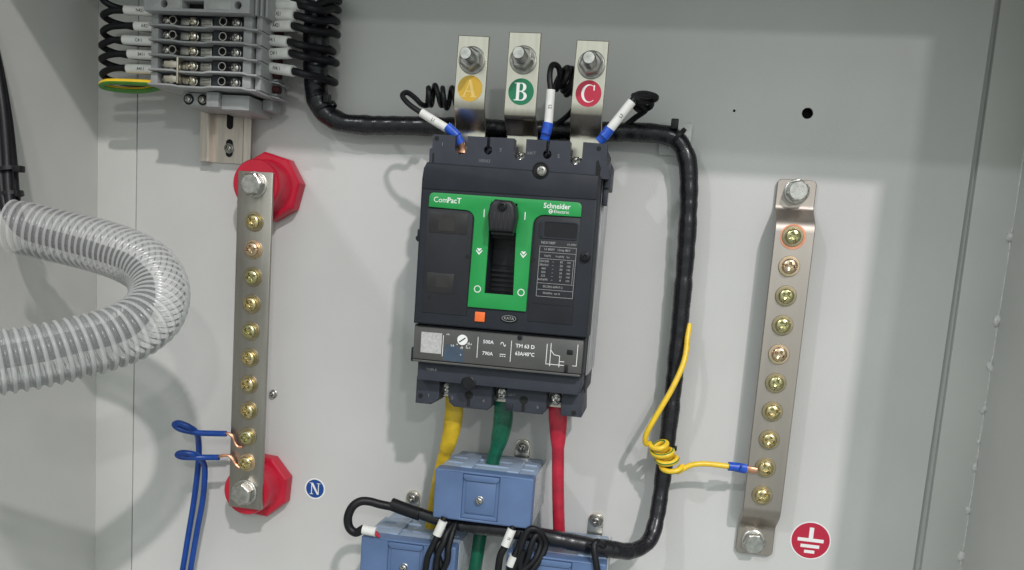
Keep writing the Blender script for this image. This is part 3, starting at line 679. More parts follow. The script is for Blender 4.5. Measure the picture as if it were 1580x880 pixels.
# lower shoulder and terminal shields
m = MB(); m.prism([(-52.4, -71.6), (50.2, -71.6), (51.6, -66), (51.6, -59.7), (-52.4, -59.7)], 57, 76, bev=1.0, holes=[circle(-19.6, -70.0, 5.0, 24)] if False else []); m.build('lower_shoulder', plastic_l, cb)
m = MB(); m.text('TCBR-B', 2.0, (-43.2, -64.3, 76.05)); m.build('lettering', print_d, cb)
m = MB(); m.lathe([(0, 0), (4.6, 0), (4.6, 1.0), (3.9, 1.3), (3.9, 0.6), (0, 0.6)], (-18.9, -70.6, 75.6), 24); m.lathe([(1.0, 0), (1.0, 0.4), (0, 0.4)], (-17.4, -72.2, 76.4), 10); m.build('cover_screw_well', plastic_d, cb)
def keyhole(x, y, r, w, y_open): return None
tabs = [[(-55.4, -71), (-41.4, -71), (-39.6, -74), (-39.6, -83.5), (-41.5, -86.2), (-45, -88.4), (-55.4, -88.4)],
        [(-34.0, -71), (-6.4, -71), (-4.8, -74), (-5.2, -85.5), (-7.6, -88.4), (-29.5, -88.4), (-33.0, -86), (-34.0, -82)],
        [(3.6, -74), (6.0, -71), (29.6, -71), (30.4, -84.5), (27.8, -87.6), (6.4, -87.6), (3.6, -86.6)],
        [(39.0, -75), (41, -71), (51.4, -71), (52.6, -87.0), (39.2, -87.0)]]
khole = [(-20.3, -80.4), (15.6, -80.4)]
for i, tb in enumerate(tabs):
    m = MB(); m.prism(tb, 24, 66, bev=1.0); sh = m.build('terminal_shield', plastic_l, cb)
    k = MB()
    if i in (1, 2):
        x, y = (-20.2, -79.8) if i == 1 else (15.4, -79.4)
        k.lathe([(2.75, 66.02), (2.75, 66.1), (0, 66.1)], (x, y, 0), 20); k.prism([(x - 1.1, y - 7.4), (x + 1.1, y - 7.4), (x + 1.1, y - 1), (x - 1.1, y - 1)], 66.02, 66.08)
        k.build('key_slot', hole_m, sh)
    else:
        x, y = (-52.0, -83.4) if i == 0 else (47.6, -84.6)
        k.lathe([(1.6, 66.02), (1.6, 66.1), (0, 66.1)], (x, y, 0), 16); k.build('key_slot', hole_m, sh)
m = MB()
for tx, x, y in (('1', -46.6, -82.6), ('2', -31, -82.6), ('4', -10.4, -82.6), ('6', 24.6, -83)): m.text(tx, 3.0, (x, y, 66.08))
m.text('kA/T', 2.2, (7.6, -77.0, 66.08)); m.build('lettering', print_g, cb)
m = MB(); m.box(4.4, 8.6, -86.4, -82.8, 66.02, 66.6, 0.2); m.build('shield_catch', plastic, cb)
# upper terminal shroud: one plate with open slots
top = [(-55.6, 63), (-55.6, 72), (-54.0, 73), (-54.0, 81)]
for x, w, yb, rr in ((-35.8, 7.6, 69.5, 3.8), (-18.6, 2.0, 73.2, 0), (1.0, 7.6, 68.5, 3.8), (18.2, 2.0, 72.6, 0), (35.6, 7.8, 67.5, 3.9)):
    if rr: top += [(x - w / 2, 81)] + [(x - w / 2, yb + rr)] + arc(x, yb + rr, rr, PI, 2 * PI, 6)[1:-1] + [(x + w / 2, yb + rr), (x + w / 2, 81)]
    else: top += [(x - w / 2, 81), (x - w / 2, yb + 1.5)] + arc(x, yb, 2.7, math.radians(115), math.radians(425), 12) + [(x + w / 2, yb + 1.5), (x + w / 2, 81)]
top += [(54.0, 80.6), (54.4, 70), (56.6, 66), (56.6, 60), (-54, 60)]
m = MB(); m.prism(top[::-1], 57.1, 66); m.box(-54, -41, 60, 78, 20, 57); m.box(-31, -2.8, 62, 78, 20, 50); m.box(4.9, 31.6, 62, 78, 20, 50); m.box(39.6, 54, 60, 78, 20, 57); ush = m.build('terminal_shroud', plastic_l, cb, smooth=0)
m = MB()
for x, y in ((-51.4, 78.6), (49.2, 77.6)): m.lathe([(1.5, 66.02), (1.5, 66.1), (0, 66.1)], (x, y, 0), 16)
split(m, 'shroud_hole', hole_m, ush)
m = MB(); m.prism([(48.4, 60.5), (50.6, 58.8), (51.6, 66), (49.4, 71), (48.4, 70)], 66.02, 66.12); m.box(-53.6, -52.4, 62.6, 69.6, 66.02, 66.1); split(m, 'shroud_shade_patch', hole_m, ush)  # right piece paints the bevel's shade as a flat dark patch, no notch cut
m = MB(); m.box(54.0, 57.4, 55, 70, 30, 62, 0.8); m.box(53.6, 56.2, 45, 56, 50, 60, 0.6); split(m, 'side_lug', plastic_l, cb)
m = MB(); m.lathe([(0, 0), (4.9, 0), (4.9, 0.6), (4.3, 0.9), (4.3, 0.35), (0, 0.35)], (18.0, 60.8, 86.55), 26); sw_ = m.build('cover_screw_well', hole_m, cb)
make_screw(cb, (18.6, 60.4, 86.8), 2.6, 0.9, 2.9, steel_d, 0.6, name='cover_screw', slot=True)
m = MB()
for tx, x, y, sz in (('1', -47.6, 75.2, 3.2), ('3', -10.8, 73.6, 3.2), ('5', 25.2, 71.8, 3.2), ('5,', 28.0, 71.0, 2.2)):
    if tx != '5,': m.text(tx, sz, (x, y, 66.08))
m.text('100/63', 2.8, (-20.5, 66.6, 66.08)); m.text('kA/T', 2.6, (8.6, 72.8, 66.08)); m.build('lettering', print_g, ush)
for x, y, r_ in ((-35.8, 72.0, 0.6), (1.0, 70.6, 0.9), (35.6, 69.8, -0.5)):
    make_screw(cb, (x, y, 54), 3.7, 3.0, 3.9, steel, r_, name='terminal_screw')
for x in (-36.9, -0.4, 34.8):
    make_screw(cb, (x, -77.5, 54), 4.4, 3.2, 5.4, steel, 0.4 + x, name='terminal_screw')
    m = MB(); m.box(x - 6, x + 6, -84, -70, 49, 54, 0.4); m.build('terminal_pad', nickel, cb)

# ================================================================== phase busbars
def serif(m, ch, cx, cy, s, z):
    """heavy serif capital drawn with strokes; s = cap height"""
    def r(x0, x1, y0, y1, k=0): m.prism([(cx + x0 * s, cy + y0 * s), (cx + x1 * s, cy + y0 * s), (cx + x1 * s, cy + y1 * s), (cx + x0 * s, cy + y1 * s)], z, z + 0.06 + 0.004 * k)
    def q(p, k=0): m.prism([(cx + a * s, cy + b * s) for a, b in p], z, z + 0.06 + 0.004 * k)
    if ch == 'A':
        q([(-0.40, -0.5), (-0.32, -0.5), (0.03, 0.5), (-0.04, 0.5)], 0); q([(0.15, -0.5), (0.35, -0.5), (0.04, 0.5), (-0.10, 0.5)], 1)
        r(-0.24, 0.2, -0.2, -0.13, 2); r(-0.5, -0.22, -0.5, -0.45, 3); r(0.05, 0.48, -0.5, -0.45, 4)
    if ch == 'N':
        r(-0.33, -0.26, -0.5, 0.5, 0); r(0.28, 0.35, -0.5, 0.5, 1); q([(0.36, -0.5), (0.20, -0.5), (-0.40, 0.5), (-0.17, 0.5)], 2)
        r(-0.46, -0.14, -0.5, -0.45, 3); r(0.15, 0.48, 0.45, 0.5, 4); r(-0.48, -0.2, 0.45, 0.5, 5)
    if ch == 'B':
        r(-0.28, -0.1, -0.5, 0.5, 0); r(-0.4, 0.05, 0.45, 0.5, 1); r(-0.4, 0.05, -0.5, -0.45, 2); r(-0.15, 0.08, -0.01, 0.05, 3)
        for y0, rx, ry, k in ((0.255, 0.26, 0.245, 4), (-0.24, 0.32, 0.26, 5)):
            o = [(0.04 + rx * math.cos(a), y0 + ry * math.sin(a)) for a in [(-PI / 2 + PI * i / 14) for i in range(15)]]
            i_ = [(0.02 + (rx - 0.17) * math.cos(a), y0 + (ry - 0.05) * math.sin(a)) for a in [(-PI / 2 + PI * i / 14) for i in range(15)]]
            q(o + i_[::-1], k)
    if ch == 'C':
        o = [(0.02 + 0.44 * math.cos(a), 0.51 * math.sin(a)) for a in [math.radians(48 + (312 - 48) * i / 24) for i in range(25)]]
        i_ = [(0.08 + 0.34 * math.cos(a), 0.46 * math.sin(a)) for a in [math.radians(48 + (312 - 48) * i / 24) for i in range(25)]]
        q(o + i_[::-1], 0); r(0.27, 0.34, 0.18, 0.48, 1)

busmat = {'A': (sky_y, 'yellow'), 'B': (sky_g, 'green'), 'C': (sky_r, 'red')}
for ch, x0, z1, yk, yt, rz, dx in (('A', -35.4, 52, 104, 143, -0.012, 0.0), ('B', -1.6, 58, 98, 144.5, 0.0, 0.0), ('C', 38.6, 52, 104, 142.6, -0.01, 0.4)):
    sm, cn = busmat[ch]
    t = thing('phase_busbar', f'nickel busbar with the {cn} {ch} sticker, standing up from the breaker top', 'busbar', (x0, 84, 42), 'three phase busbars on top of the breaker')
    m = MB(); zl = 42
    line = bend([(64, zl), (88.0, zl), (yk - 1, z1), (yt, z1)], 3.2)
    m.prism(fat(line, 3.0), x0 - 9.9, x0 + 9.9, axis='x'); bb = m.build('bar', nickel, t, smooth=30)
    bv = bb.modifiers.new('edge', 'BEVEL'); bv.width = 0.0005; bv.segments = 2; bv.limit_method = 'ANGLE'; bv.angle_limit = 0.9
    zz = z1 + 3.0
    hex_bolt(t, (x0 + dx, 128.2, zz), 7.0, 5.8, 8.4, steel_d, 0.35 + x0, name='nut', stud=12)
    m = MB(); m.lathe([(0, 0.02), (7.9, 0.02), (7.9, 0.16), (0, 0.16)], (x0 + dx * 0.6, 111.4 if ch != 'B' else 109.6, zz), 40); st = m.build('phase_sticker', sm, t)
    m = MB(); serif(m, ch, x0 + dx * 0.6, 111.4 if ch != 'B' else 109.6, 10.5, zz + 0.17); m.build('lettering', white_p if ch != 'A' else mat('pale_print', (0.68, 0.50, 0.15), 0.5), st)
    t.rotation_euler = (0, -rz, 0)

# ================================================================== neutral busbar on red insulators
def insulator(label, x, y, ph):
    t = thing('standoff_insulator', label, 'insulator', (x, y, 0), 'red standoff insulators under the neutral busbar')
    m = MB(); m.lathe([(0, 0.05), (23.6, 0.05), (24.6, 1.0), (24.6, 8.6), (24.2, 10.0), (23.0, 11.2), (17.0, 11.8)], (x, y, 0), 8, phase=ph); m.build('octagonal_base', red_ins, t, smooth=25)
    m = MB(); m.lathe([(19.0, 11.4), (18.2, 12.6), (17.0, 15), (16.4, 22.8), (17.2, 23.6), (17.2, 28.2), (16.2, 29.6), (0, 29.9)], (x, y, 0), 40); m.build('round_neck', red_ins, t)
    return t
insulator('red octagonal insulator under the top end of the neutral busbar', -188.4, 46.6, 0.15)
insulator('red octagonal insulator under the bottom end of the neutral busbar', -188.6, -173.4, 0.32)
nb = thing('neutral_busbar', 'long upright tinned busbar with ten yellow zinc screws on two red insulators', 'busbar', (-187, -184.4, 30))
m = MB(); m.box(-199.7, -174.3, -184.4, 54.6, 30, 33.0, 0.45); m.build('bar', tin, nb)
m = MB(); m.box(-188.4, -186.4, 30, 37, 33.01, 33.1); m.build('bar_slot', hole_m, nb) if False else m.bm.free()
hex_bolt(nb, (-187.0, 45.8, 33.0), 8.0, 5.8, 9.0, steel, 0.12)
hex_bolt(nb, (-187.2, -172.4, 33.0), 8.2, 6.0, 9.2, steel, 0.42)
s0 = make_screw(nb, (-186.4, 20.7, 33.0), 4.9, 3.2, 6.7, brass, 0.5, wm=brass_w)
cyc = [brass, brass_r, brass_g, brass, brass_g, brass, brass, brass, brass_g, brass]
for i in range(1, 10): reuse_screw(s0, nb, (-186.4 + random.uniform(-.3, .3), 20.7 - 18.99 * i, 33.0), random.uniform(0, PI), cyc[i], brass_r if i in (1, 9) else None)

# ================================================================== earth busbar
eb = thing('earth_busbar', 'upright copper-tinted busbar with ten screws, bent feet bolted to the plate beside the earth sticker', 'busbar', (174.8, -181, 0))
line = bend([(-181.2, 0.1), (-159.5, 0.1), (-148, 15), (42.5, 15), (52.5, 0.1), (73, 0.1)], 4.2)
m = MB(); m.prism(fat(line, 3.0), 162.4, 187.2, axis='x')
ed = [e for e in m.bm.edges if abs(e.verts[0].co.x - e.verts[1].co.x) < 1e-4 and abs(e.verts[0].co.y - e.verts[1].co.y) < 1e-4 and (e.verts[0].co.y < -181 or e.verts[0].co.y > 72.9)]
bmesh.ops.bevel(m.bm, geom=ed, offset=3.0, segments=4, affect='EDGES', profile=0.5)
b_ = m.build('bar', tin_cu, eb, smooth=30)
bv = b_.modifiers.new('edge', 'BEVEL'); bv.width = 0.0005; bv.segments = 2; bv.limit_method = 'ANGLE'; bv.angle_limit = 0.9
hex_bolt(eb, (175.0, 65.4, 3.1), 7.4, 6.2, 8.0, steel, 0.3)
hex_bolt(eb, (173.6, -171.8, 3.1), 7.4, 6.2, 8.0, steel, 0.1)
cyc = [brass_g, brass_r, brass_g, brass_g, brass_r, brass_g, brass, brass, brass, brass]
for i in range(10): reuse_screw(s0, eb, (173.9 + random.uniform(-.25, .25), 35.8 - 18.99 * i, 18.0), random.uniform(0, PI), cyc[i], brass_r if i in (1, 4) else None)
m = MB(); m.lathe([(0, 18.05), (8.0, 18.05), (8.0, 18.3), (0, 18.3)], (174.0, 35.6, 0), 36); m.build('copper_ring', ring_c, eb)

# ================================================================== stickers, plate screw
t = thing('neutral_sticker', 'small round blue sticker with a white N and white rim on the plate', 'sticker', (-147.4, -173.4, 0))
m = MB(); m.lathe([(0, 0.05), (8.1, 0.05), (8.1, 0.15), (0, 0.15)], (-147.4, -173.4, 0), 48); m.build('rim', white_s, t)
m = MB(); m.lathe([(0, 0.16), (7.0, 0.16), (7.0, 0.2), (0, 0.2)], (-147.4, -173.4, 0), 48); m.build('disc', sky_b, t)
m = MB(); serif(m, 'N', -147.4, -173.4, 8.8, 0.22); m.build('lettering', white_s, t)
t = thing('earth_sticker', 'round red sticker with the white earth symbol, right of the earth busbar foot', 'sticker', (211.7, -167.4, 0))
m = MB(); m.lathe([(0, 0.05), (13.4, 0.05), (13.4, 0.15), (0, 0.15)], (211.7, -167.4, 0), 56); m.build('rim', white_s, t)
m = MB(); m.lathe([(0, 0.16), (12.6, 0.16), (12.6, 0.2), (0, 0.2)], (211.7, -167.4, 0), 56); m.build('disc', sky_r, t)
m = MB(); cx, cy = 211.7, -167.4
m.box(cx - 1.45, cx + 1.45, cy + 1.0, cy + 9.2, 0.22, 0.27); m.box(cx - 8.6, cx + 8.6, cy - 0.9, cy + 1.5, 0.22, 0.28); m.box(cx - 6.2, cx + 6.2, cy - 5.2, cy - 2.9, 0.22, 0.27); m.box(cx - 3.4, cx + 3.4, cy - 9.0, cy - 6.9, 0.22, 0.27)
m.build('earth_symbol', white_s, t)
t = thing('plate_screw', 'small steel screw in the plate just right of the neutral busbar', 'screw', (-185.4, -104.2, 0))
make_screw(t, (-183.2, -104.4, 0.1), 2.4, 2.2, 3.2, steel, 0.3, name='screw_head')

# ================================================================== neutral wires, earth wire
def wire(name, label, pts, r, m_, group=None, stripe=None, mats=None):
    p = [P(*q) for q in pts]; t = thing(name, label, 'wire', p[-1], group)
    o = MB(); o.tube(p, r, 12, 10, stripe=stripe); o.build('insulation', mats or m_, t); return t, p
t, p = wire('neutral_wire', 'blue wire from the second lowest neutral screw, upper of the two blue loops',
            [(349, 669.5, 36), (330, 669, 37), (306, 668, 39), (280, 663, 42), (269.5, 656, 44), (276, 653, 45), (292, 659, 43), (303, 668, 36), (306.5, 684, 28), (306, 716, 22), (299, 775, 18), (290, 830, 18), (281, 885, 18), (270, 950, 18)], 2.15, blue_w, 'blue neutral wires')
m = MB(); m.tube([P(346, 669.4, 36), P(353, 669.5, 36), P(359, 674, 35.5), P(362, 682, 35.0), P(367, 689, 34.6), P(374, 690, 34.2)], 1.15, 8, 6); m.build('copper_strand', copper, t)
t, p = wire('neutral_wire', 'blue wire from the lowest neutral screw, lower of the two blue loops',
            [(338, 706, 36), (320, 706, 37), (302, 706, 40), (282, 705.5, 43), (274, 702, 45), (281, 699, 45), (298, 701, 42), (310, 709, 34), (316, 725, 27), (313, 770, 22), (304, 820, 19), (293, 885, 19), (283, 950, 19)], 2.15, blue_w, 'blue neutral wires')
m = MB(); m.tube([P(334, 706, 36), P(345, 703, 36), P(353, 703.5, 35.6), P(359, 709, 35.0), P(364, 717, 34.4), P(370, 722, 34.2)], 1.15, 8, 6); m.build('copper_strand', copper, t)

def coil(a, b, r, turns, ph=0.0, n=12, up=(0, 0, 1), tilt=0.0):
    A, B = Vector(a), Vector(b); ax = (B - A).normalized(); u = Vector(up); u = (u - ax * u.dot(ax)).normalized(); w = ax.cross(u)
    N = int(turns * n)
    return [tuple(A + (B - A) * (i / N) + u * r * math.cos(ph + 2 * PI * i / n) + w * r * math.sin(ph + 2 * PI * i / n) + ax * (tilt * math.cos(ph + 2 * PI * i / n) + 0.9 * math.sin(i * 0.31 + 1)) + u * 0.8 * math.sin(i * 0.23) + w * 1.3 * math.sin(i * 0.17 + 2)) for i in range(N + 1)]
t = thing('earth_wire', 'yellow and green earth wire curling from the harness to the earth busbar', 'wire', P(1125, 720, 24))
pts = [P(1064, 500, 14), P(1061, 520, 17), P(1056, 556, 24), P(1039, 596, 30), P(1016, 636, 33), P(998, 668, 33), P(996, 684, 30)]
A_, B_ = Vector(P(1013, 682, 27)), Vector(P(1038, 723, 27))
for i in range(43):
    a = PI + 2 * PI * i / 12; pts.append(tuple(A_ + (B_ - A_) * (i / 42) + Vector((5.6, 2.0, 0.3)) * (-math.cos(a - PI)) * (0.75 + 0.25 * min(1, i / 12)) + Vector((0.5, -2.4, 4.4)) * math.sin(a - PI)))
pts += [P(1044, 729, 28), P(1066, 718, 27), P(1090, 716, 25), P(1126, 720, 23)]
m = MB(); m.tube(pts, 1.85, 12, 5, stripe=(6,)); m.build('insulation', [yellow_w, green_w], t)
m = MB(); m.tube([P(1124, 719.5, 23), P(1138, 721, 22), P(1139, 721, 22)], lambda u, q: (3.0, 3.0), 14, 4); m.tube([P(1136, 721, 22), P(1152, 724, 21)], lambda u, q: (3.2, 1.8), 12, 4)
m.build('crimp_sleeve', blue_l, t)
m = MB(); m.tube([P(1150, 724, 21), P(1160, 725.5, 20), P(1168, 727, 19.9)], lambda u, q: (2.0, 0.6), 10, 4); m.build('lug_tongue', copper, t)

# ================================================================== voltage sensing wires on the breaker top
t = thing('sensing_wire', 'coiled black sensing wire ending at the lug below the A busbar', 'wire', P(712, 215, 60), 'coiled sensing wires on the breaker top')
pts = [P(696, 203, 60), P(672, 188, 60), P(648, 173, 60), P(630, 160, 58), P(621, 148, 54), P(628, 143, 50), P(640, 151, 46), P(650, 161, 42)]
pts += coil(P(656, 150, 36), P(704, 149, 32), 6.0, 4.0, ph=2.6)
pts += [P(715, 150, 28), P(730, 160, 22), P(735, 190, 14)]
m = MB(); m.tube(pts, 1.7, 12, 5); m.build('insulation', black_w, t)
sleeve(t, P(650, 174, 60.5), P(690, 199, 60.5), 2.7, 'L1', 2.8)
m = MB(); m.tube([P(690, 196, 61), P(699, 204, 61), P(706, 211, 61)], 3.1, 14, 4); m.tube([P(704, 209, 61), P(711, 222, 60)], lambda u, q: (2.9, 1.6), 12, 3); m.build('crimp_sleeve', blue_l, t)
m = MB(); m.tube([P(710, 220, 60), P(713, 230, 58.5), P(713, 236, 58.5)], lambda u, q: (2.6, 0.7), 10, 3); m.build('lug_tongue', copper, t)

t = thing('sensing_wire', 'coiled black sensing wire between the B and C busbars', 'wire', P(842, 208, 60), 'coiled sensing wires on the breaker top')
pts = [P(845, 200, 60), P(848, 180, 60), P(850, 145, 60), P(848, 118, 58), P(852, 101, 54), P(861, 103, 49), P(864, 116, 46)]
pts += coil(P(864, 118, 40), P(888, 132, 34), 6.6, 4.0, ph=1.2)
pts += [P(892, 150, 28), P(882, 172, 20), P(862, 190, 16), P(845, 198, 14)]
m = MB(); m.tube(pts, 1.8, 12, 5); m.build('insulation', black_w, t)
sleeve(t, P(850, 139, 60.5), P(846, 193, 60.5), 2.7, 'L2', 2.8, flip=False)
m = MB(); m.tube([P(846, 190, 61), P(844, 200, 61), P(842, 207, 61)], 3.2, 14, 4); m.tube([P(843, 205, 61), P(840, 216, 60)], lambda u, q: (2.9, 1.6), 12, 3); m.build('crimp_sleeve', blue_l, t)

t = thing('sensing_wire', 'coiled black sensing wire ending at the breaker corner right of the C busbar', 'wire', P(930, 212, 60), 'coiled sensing wires on the breaker top')
pts = [P(938, 204, 60), P(956, 180, 60), P(974, 158, 60), P(982, 147, 56), P(996, 145, 50), P(1012, 150, 42), P(1006, 155, 36), P(990, 152, 32), P(978, 148, 34), P(986, 155, 40), P(1004, 158, 34), P(1002, 166, 26), P(988, 170, 22), P(980, 164, 26), P(990, 162, 30), P(996, 170, 24), P(980, 182, 17), P(960, 198, 13)]
m = MB(); m.tube(pts, 1.9, 12, 8); m.build('insulation', black_w, t)
sleeve(t, P(940, 201, 60.5), P(975, 157, 60.5), 2.8, 'L3', 2.8)
m = MB(); m.tube([P(941, 199, 61), P(936, 206, 61), P(931, 212, 61)], 3.2, 14, 4); m.tube([P(933, 210, 61), P(924, 219, 60)], lambda u, q: (2.9, 1.6), 12, 3); m.build('crimp_sleeve', blue_l, t)

# ================================================================== phase cables under the breaker
def cable(col, m_, pts, rs):
    p = [P(*q) for q in pts]
    def rf(u, a):
        for (a0, b0), (c0, d0) in zip(rs, rs[1:]):
            if a0 <= u <= c0:
                k = (u - a0) / (c0 - a0); return (b0[0] + (d0[0] - b0[0]) * k, b0[1] + (d0[1] - b0[1]) * k)
        return rs[-1][1]
    o = MB(); o.tube(p, rf, 20, 10)
    return tag(o.build('phase_cable', m_, None, p[-1]), f'thick {col} phase cable coming down from the bottom of the breaker', 'cable', 'phase cables under the breaker')
cable('yellow', cab_y, [(702, 608, 48), (699, 650, 47), (693, 680, 44), (685, 705, 40), (677, 740, 36), (670, 780, 34), (664, 820, 34), (655, 880, 34)], [(0, (6.2, 3.6)), (0.15, (6.2, 4.2)), (0.3, (5.4, 4.6)), (0.37, (5.0, 4.7)), (0.385, (4.4, 4.2)), (1, (4.4, 4.2))])
cable('green', cab_g, [(777, 612, 48), (776, 650, 47), (770, 680, 45), (764, 700, 43), (759, 720, 41), (752, 760, 38), (742, 820, 36), (732, 885, 36)], [(0, (6.0, 3.8)), (0.12, (6.6, 4.6)), (0.25, (6.0, 5.0)), (0.38, (4.6, 4.5)), (1, (4.5, 4.4))])
cable('red', cab_r, [(860, 614, 48), (861, 650, 47), (861, 680, 45), (861, 705, 43), (861, 750, 41), (862, 800, 40), (864, 850, 40), (866, 900, 40)], [(0, (5.9, 3.8)), (0.12, (6.2, 4.4)), (0.26, (5.2, 4.4)), (0.36, (4.1, 4.0)), (1, (4.0, 3.9))])

# ================================================================== current transformers
def make_ct():
    w, h = 64.6, 56.0                                         # local: x 0..w, y 0..-h (hangs below its top edge)
    t = thing('current_transformer', 'x', 'current transformer', (0, 0, 0), 'blue current transformers on the feeder cables')
    m = MB(); m.box(0.6, w - 0.6, -33.4, -0.6, 22, 63, 1.2); m.box(2, w - 2, -32, -2, 4, 22, 1.2)
    for k in range(2): m.box(3, w - 3, -1.2, 0.2, 30 + 14 * k, 34 + 14 * k, 0.4)
    m.box(14, 22, -0.8, 0.8, 24, 60, 0.4); m.box(45, 53, -0.8, 0.8, 24, 60, 0.4)
    m.build('shell', ct_lit, t)
    m = MB(); m.box(w - 0.62, w + 0.3, -32.6, -1.2, 8, 60, 0.3); m.build('side_sheen', ct_sheen, t)  # thin pale sheet carrying the painted side reflection
    out = rrect(0, w, -33.2, 0, 1.6, 4)
    pan = [(19.8, -27.9), (17.6, -29.6), (17.6, -30.6), (43.4, -30.6), (43.4, -29.6), (41.2, -27.9), (41.2, -6.6), (43.4, -4.2), (43.4, -1.8), (17.6, -1.8), (17.6, -4.2), (19.8, -6.6)]
    m = MB(); m.prism(out, 60, 70.0, bev=1.1, seg=3, holes=[[(18.6, -31.2), (42.6, -31.2), (42.6, -1.8), (18.6, -1.8)]]); m.build('front_cap', ct_blue, t)
    m = MB(); m.box(18.7, 42.5, -31.1, -1.9, 60, 68.2); m.box(20.8, 40.4, -27.6, -6.4, 68.2, 69.0, 0.3)
    m.prism([(18.8, -2.0), (42.4, -2.0), (42.4, -4.2), (40.2, -6.0), (21.0, -6.0), (18.8, -4.2)], 68.2, 70.2, bev=0.5)
    m.prism([(18.8, -31.0), (42.4, -31.0), (42.4, -29.6), (40.2, -28.2), (21.0, -28.2), (18.8, -29.6)], 68.2, 69.6, bev=0.4)
    m.build('centre_panel', ct_blue, t)
    make_screw(t, (30.4, -18.2, 68.6), 2.4, 2.2, 2.7, steel, 0.5, name='panel_screw')
    m = MB(); m.prism(rrect(40.0, 50.4, -12, 10.6, 4.6, corners=(1, 1, 0, 0)), 0.1, 2.0, bev=0.3); br = m.build('mounting_tab', nickel, t)
    make_screw(t, (45.2, 5.4, 2.0), 3.3, 2.6, 4.6, steel_d, 0.7, name='tab_screw')
    return t
ct0 = make_ct()
for i, (x, y, lab) in enumerate(((-38.1, -128.7, 'blue current transformer on the green cable, the topmost and fully visible one'),
                                 (-85.6, -180.2, 'blue current transformer at the bottom left, under the hooked black wire'),
                                 (12.4, -178.6, 'blue current transformer at the bottom under the red cable, mostly cut off by the frame'))):
    t = ct0 if i == 0 else copy_tree(ct0)
    t.location = V(x, y, 0); t['label'] = lab
    for ch in t.children:
        if ch.name.startswith(('tab_screw', 'mounting_tab')):
            tx, ty, _ = P(*(((806, 690), (635, 768), (918, 803))[i]), 3); ch.location.x += (tx - x - 45.2) * 0.001; ch.location.z += (ty - y - 5.4) * 0.001

# ================================================================== secondary wires at the transformers
def swire(name, label, pts, r, sl=None, txt='', grp='black secondary wires at the current transformers', nn=8):
    p = [P(*q) for q in pts]; t = thing(name, label, 'wire', p[0], grp)
    o = MB(); o.tube(p, r, 12, nn); o.build('insulation', black_w, t)
    if sl:
        sleeve(t, P(*sl[0]), P(*sl[1]), 2.9, txt, 2.4)
    return t
t = swire('secondary_wire', 'black wire leaving the harness end and hooking round onto the lower left transformer', [(620, 784, 61), (600, 781, 62), (585, 778, 64), (570, 774, 66), (556, 774, 68), (544, 782, 70), (537, 798, 71), (539, 814, 71), (549, 822, 71), (561, 816, 71)], 2.9)
m = MB(); a, b = P(560, 817, 71), P(580, 821, 71); m.tube([a, ctr(a, b, .5), b], 3.2, 14, 3); m.build('marker_sleeve', sleeve_m, t)
m = MB(); a, b = P(579, 822, 71), P(586, 829, 71); m.tube([a, ctr(a, b, .5), b], lambda u, q: 1.7 - u, 10, 3); m.build('red_tip', cab_r, t)
swire('secondary_wire', 'black wire with a white sleeve below the left corner of the topmost transformer', [(686, 798, 70), (680, 812, 72), (675, 826, 73), (668, 842, 74), (660, 860, 75), (656, 885, 75), (655, 920, 75)], 2.1, ((684, 804, 72), (674, 826, 73)))
swire('secondary_wire', 'bare black wire hanging just right of the left white sleeve, nearest to it', [(700, 808, 64), (690, 822, 70), (684, 838, 73), (676, 856, 74), (672, 885, 74), (672, 920, 74)], 2.1)
swire('secondary_wire', 'black wire bulging to the right in the bunch over the lower left transformer', [(704, 806, 63), (697, 826, 69), (692, 846, 72), (690, 866, 73), (680, 890, 73), (676, 920, 73)], 2.1)
swire('secondary_wire', 'black wire crossing behind the left bunch of transformer wires', [(708, 808, 60), (686, 830, 66), (674, 844, 70), (678, 864, 71), (686, 890, 71), (690, 920, 71)], 2.1)
swire('secondary_wire', 'black wire with a printed white sleeve below the middle of the topmost transformer', [(792, 812, 68), (786, 826, 72), (779, 844, 73), (772, 858, 74), (768, 885, 74), (766, 920, 74)], 2.3, ((790, 817, 71), (779, 843, 73)), 'S2')
swire('secondary_wire', 'black wire with a short low sleeve right of the printed sleeve', [(808, 822, 66), (800, 846, 70), (790, 866, 72), (786, 890, 72), (784, 920, 72)], 2.2, ((793, 858, 72), (787, 873, 72)))
swire('secondary_wire', 'black wire looping up over the harness below the right corner of the topmost transformer', [(790, 885, 72), (800, 860, 72), (806, 838, 72), (814, 820, 71), (824, 816, 70), (836, 824, 68), (842, 840, 66), (836, 858, 68), (826, 874, 70), (812, 890, 71)], 2.1)
swire('secondary_wire', 'black wire making a narrow loop left of the lower right transformer', [(800, 890, 71), (814, 862, 72), (820, 840, 72), (828, 826, 70), (834, 838, 67), (826, 862, 70), (806, 880, 72), (803, 868, 73), (808, 850, 73)], 1.9)
swire('secondary_wire', 'black wire dropping from the harness onto the lower right transformer', [(946, 852, 40), (932, 843, 56), (922, 836, 66), (917, 842, 69), (918, 858, 71), (922, 885, 72), (924, 920, 72)], 2.2)
m = MB(); m.box(-12, 9, -178, -172, 40, 56, 0.8)
m.bm.free()

# ================================================================== corrugated conduit and the cables that enter it
CP = [(20, 343, 120), (45, 347, 118), (75, 354, 116), (110, 362, 115), (150, 372, 116), (194, 387, 120), (230, 408, 128), (246, 440, 140), (238, 474, 156), (208, 500, 172), (164, 518, 186), (115, 531, 198), (60, 543, 210), (0, 552, 222), (-70, 560, 236), (-140, 566, 250)]
cp = [P(a, b + 7, c) for a, b, c in CP]
path = catmull(cp, 40)
